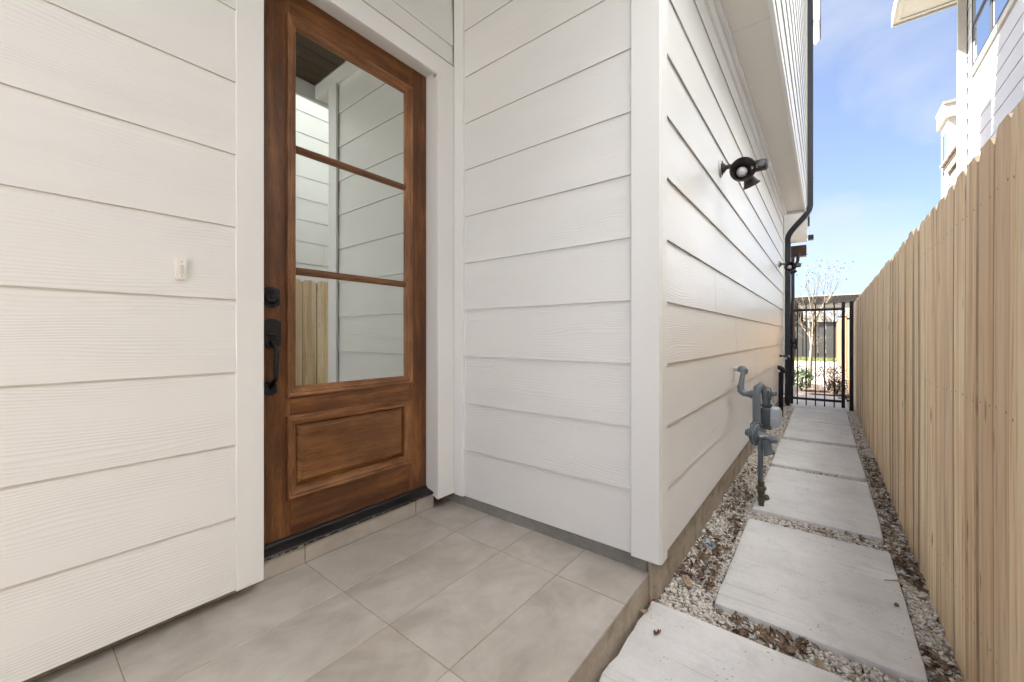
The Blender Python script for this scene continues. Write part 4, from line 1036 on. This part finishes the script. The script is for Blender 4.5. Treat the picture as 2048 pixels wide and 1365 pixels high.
def leaf_cloud(n, c, rad, s, m, shell=.55, seed=0):
    r = np.random.default_rng(seed); d = r.normal(size=(n, 3)); d /= np.linalg.norm(d, axis=1)[:, None]; d[:, 2] = np.abs(d[:, 2])*np.sign(r.random(n)-.25)
    rr = (shell+(1-shell)*r.random(n))*(1+.18*np.sin(d[:, 0]*7+seed)*np.cos(d[:, 2]*6))
    P = np.array(c)+d*rr[:, None]*np.array(rad)
    a = r.normal(size=(n, 3)); a /= np.linalg.norm(a, axis=1)[:, None]; b_ = np.cross(a, r.normal(size=(n, 3))); b_ /= np.linalg.norm(b_, axis=1)[:, None]
    L_ = r.uniform(.6, 1.2, n)[:, None]*s
    V = np.stack([P-a*L_, P+b_*L_*.45, P+a*L_, P-b_*L_*.45], 1).reshape(-1, 3); F = np.arange(4*n).reshape(-1, 4)
    return V, F
def shrub(name, label, c, rad, n, s, m, seed, cat='shrub'):
    t = empty(name, (c[0], c[1], -1.17)); tag(t, label, cat)
    rs = random.Random(seed); bm = bmesh.new()
    for k in range(14):
        a = rs.uniform(0, 6.28); q = rs.uniform(.3, .9); p = Vector((c[0], c[1], -1.18)); e = Vector((c[0]+math.cos(a)*rad[0]*q, c[1]+math.sin(a)*rad[1]*q, c[2]+rad[2]*rs.uniform(.2, .9)))
        tube(bm, [p, p.lerp(e, .5)+Vector((0, 0, .08)), e], [.010, .006, .003], 5)
    mk('stems', bm, M['pod'], t)
    V, F = leaf_cloud(n, c, rad, s, m, .45, seed); o = numpy_mesh('foliage', V, F, m); o.parent = t; o.location = (-t.location.x, -t.location.y, H0-t.location.z)
shrub('green_shrub', 'small rounded green shrub left of the tree behind the gate', (-.42, 10.55, -.90), (.24, .28, .27), 1700, .022, M['green'], 3)
shrub('russet_shrub', 'russet leaved spreading shrub right of the trunk behind the gate', (.03, 10.85, -.88), (.36, .45, .42), 1500, .020, M['purple'], 4)
shrub('russet_shrub', 'low dark russet shrub touching the fence behind the gate', (.16, 10.25, -.98), (.20, .3, .20), 1000, .02, M['purple'], 5)
# yard fence of grey boards with a black frame
yf = empty('grey_fence', (-3, 24.5, -1.15)); tag(yf, 'grey vertical board fence with black top rail across the driveway', 'fence')
bm0 = Box(-.0, .285, 24.5, 24.53, -1.10, .62, bev=.004); 
pb = mk('fence_panel', bm0, M['grey_board'], yf); q0 = pb.location.copy()
for k in range(-30, 5):
    if k == 0: continue
    o = pb.copy(); C.objects.link(o); o.parent = yf; o.location = (q0.x+k*.30, q0.y+(.012 if k % 2 else 0), q0.z)
mk('top_rail', Box(-9.1, 1.6, 24.47, 24.56, .62, .70), M['black'], yf)
for x in (-8.8, -6.0, -3.4, -1.48, .40): mk('post', Box(x, x+.07, 24.44, 24.495, -1.14, .70), M['black'], yf)
bm = bmesh.new(); box(bm, -1.56, -1.48, 24.40, 24.44, -.18, -.02); mk('latch', bm, M['silver'], yf)
gd = empty('grey_gate', (-2.3, 24.35, -1.13)); tag(gd, 'darker narrow door in the grey fence left of the tree trunk', 'gate')
mk('door_leaf', Box(-2.55, -1.95, 24.36, 24.40, -1.12, -.10, bev=.005), M['dark_wall'], gd); mk('door_sign', Box(-2.48, -2.30, 24.345, 24.359, -.32, -.24), M['paper'], gd); mk('handle', Box(-2.06, -2.0, 24.33, 24.359, -.62, -.58), M['silver'], gd)
# grass strip
gs = np.random.default_rng(9); n = 9000; x = gs.uniform(-8, .6, n); y = gs.uniform(22.7, 24.3, n); h = gs.uniform(.06, .22, n); lean = gs.normal(0, .05, (n, 2)); w = .012
V = np.stack([np.stack([x-w, y, np.full(n, -1.17)], 1), np.stack([x+w, y, np.full(n, -1.17)], 1), np.stack([x+lean[:, 0], y+lean[:, 1], -1.17+h], 1)], 1).reshape(-1, 3)
tag(numpy_mesh('grass', V, np.arange(3*n).reshape(-1, 3), M['grass']), 'bright green grass strip at the foot of the grey fence', 'grass')
mk('grass_soil', Box(-9, 1, 22.62, 25, -1.214, -1.165), M['grass'], kind='structure')
# carport with tan fascia, and dark building left
cp = empty('carport', (-2, 30, -1.15)); tag(cp, 'carport with wide tan board fascia behind the grey fence', 'carport')
tb_ = mk('fascia_board', Box(-1.75, -1.57, 30, 30.05, 1.86, 2.36, bev=.004), M['tan_board'], cp); q0 = tb_.location.copy()
for k in range(1, 24):
    o = tb_.copy(); C.objects.link(o); o.parent = cp; o.location = (q0.x+k*.19, q0.y+(.008 if k % 2 else 0), q0.z)
mk('drip_edge', Box(-1.9, 3.0, 29.9, 30.2, 2.37, 2.43), M['trim_cream'], cp)
mk('beam', Box(-1.9, 3.0, 29.98, 30.3, 1.68, 1.85), M['tan_board'], cp)
mk('post', Box(-1.35, -1.10, 30.0, 30.25, -1.15, 1.679), M['dark_wall'], cp)
mk('side_wall', Box(-1.9, -1.6, 30, 36, -1.15, 1.85), M['dark_wall'], cp)
mk('roof', Box(-1.9, 3.0, 30.2, 38, 2.1, 2.25), M['dark_wall'], cp)
db = empty('dark_building', (-3.5, 27, -1.15)); tag(db, 'dark boarded building standing behind the bare tree', 'building')
mk('wall', Box(-9, -1.75, 26.0, 32, -1.15, 2.05), M['dark_wall'], db)
mk('chimney_block', Box(-2.75, -2.25, 25.7, 25.99, -1.15, 2.45, bev=.01), M['dark_wall'], db)
mk('light_trim', Box(-2.24, -2.12, 25.8, 25.99, -1.15, 2.2), M['trim_cream'], db)
mk('roof_edge', Box(-9.1, -1.65, 25.9, 32, 2.06, 2.14), M['shingle'], db)
# far bare trees above the fence line
def far_tree(x, y, h, seed, label):
    t = empty('far_tree', (x, y, -1.15)); tag(t, label, 'tree', 'bare trees on the horizon')
    rs = random.Random(seed); bt = bmesh.new(); bb = bmesh.new()
    def grow(p, d, L_, r, lev):
        q = p+d*L_; m_ = p.lerp(q, .5)+Vector((rs.gauss(0, .04), rs.gauss(0, .04), 0))*L_
        tube(bt if lev == 0 else bb, [p, m_, q], [r, r*.85, r*.65], 5 if lev < 2 else 3)
        if lev >= 5: return
        for j in range(3):
            a = rs.uniform(0, 6.28); sp = rs.uniform(.3, .75); grow(q if j else m_, (d+Vector((math.cos(a)*sp, math.sin(a)*sp, .1))).normalized(), L_*rs.uniform(.6, .85), r*.6, lev+1)
    grow(Vector((x, y, -1.2)), Vector((0, 0, 1)), h*.30, .16, 0)
    mk('trunk', bt, M['pod'], t); mk('branches', bb, M['tan_board'], t)
for i, (x, y, h) in enumerate(((-2.2, 52, 5.2), (1.0, 56, 6.2), (3.6, 50, 5.6), (.2, 44, 4.4), (-1.0, 47, 4.6))):
    far_tree(x, y, h, 40+i, ['distant leafless tree over the left part of the carport roof', 'tall distant leafless tree farthest behind the carport', 'distant leafless tree over the fence top at far right', 'nearer leafless tree seen through the carport opening, right', 'nearer leafless tree seen through the carport opening, left'][i])
for i, (x, y, z, r) in enumerate(((-2.2, 46, .1, 1.6), (.1, 48, .2, 1.5))):
    t = empty('far_bush', (x, y, -1.15)); tag(t, ['yellow green bush seen under the carport roof, left one', 'yellow green bush seen under the carport roof, right one'][i], 'bush')
    V, F = leaf_cloud(1800, (x, y, z), (r, r, 1.25), .09, M['far_tree'], .3, 60+i); o = numpy_mesh('foliage', V, F, M['far_tree']); o.parent = t; o.location = (-x, -y, 0)
    mk('trunk', Box(x-.05, x+.05, y-.05, y+.05, -1.2, z), M['pod'], t)
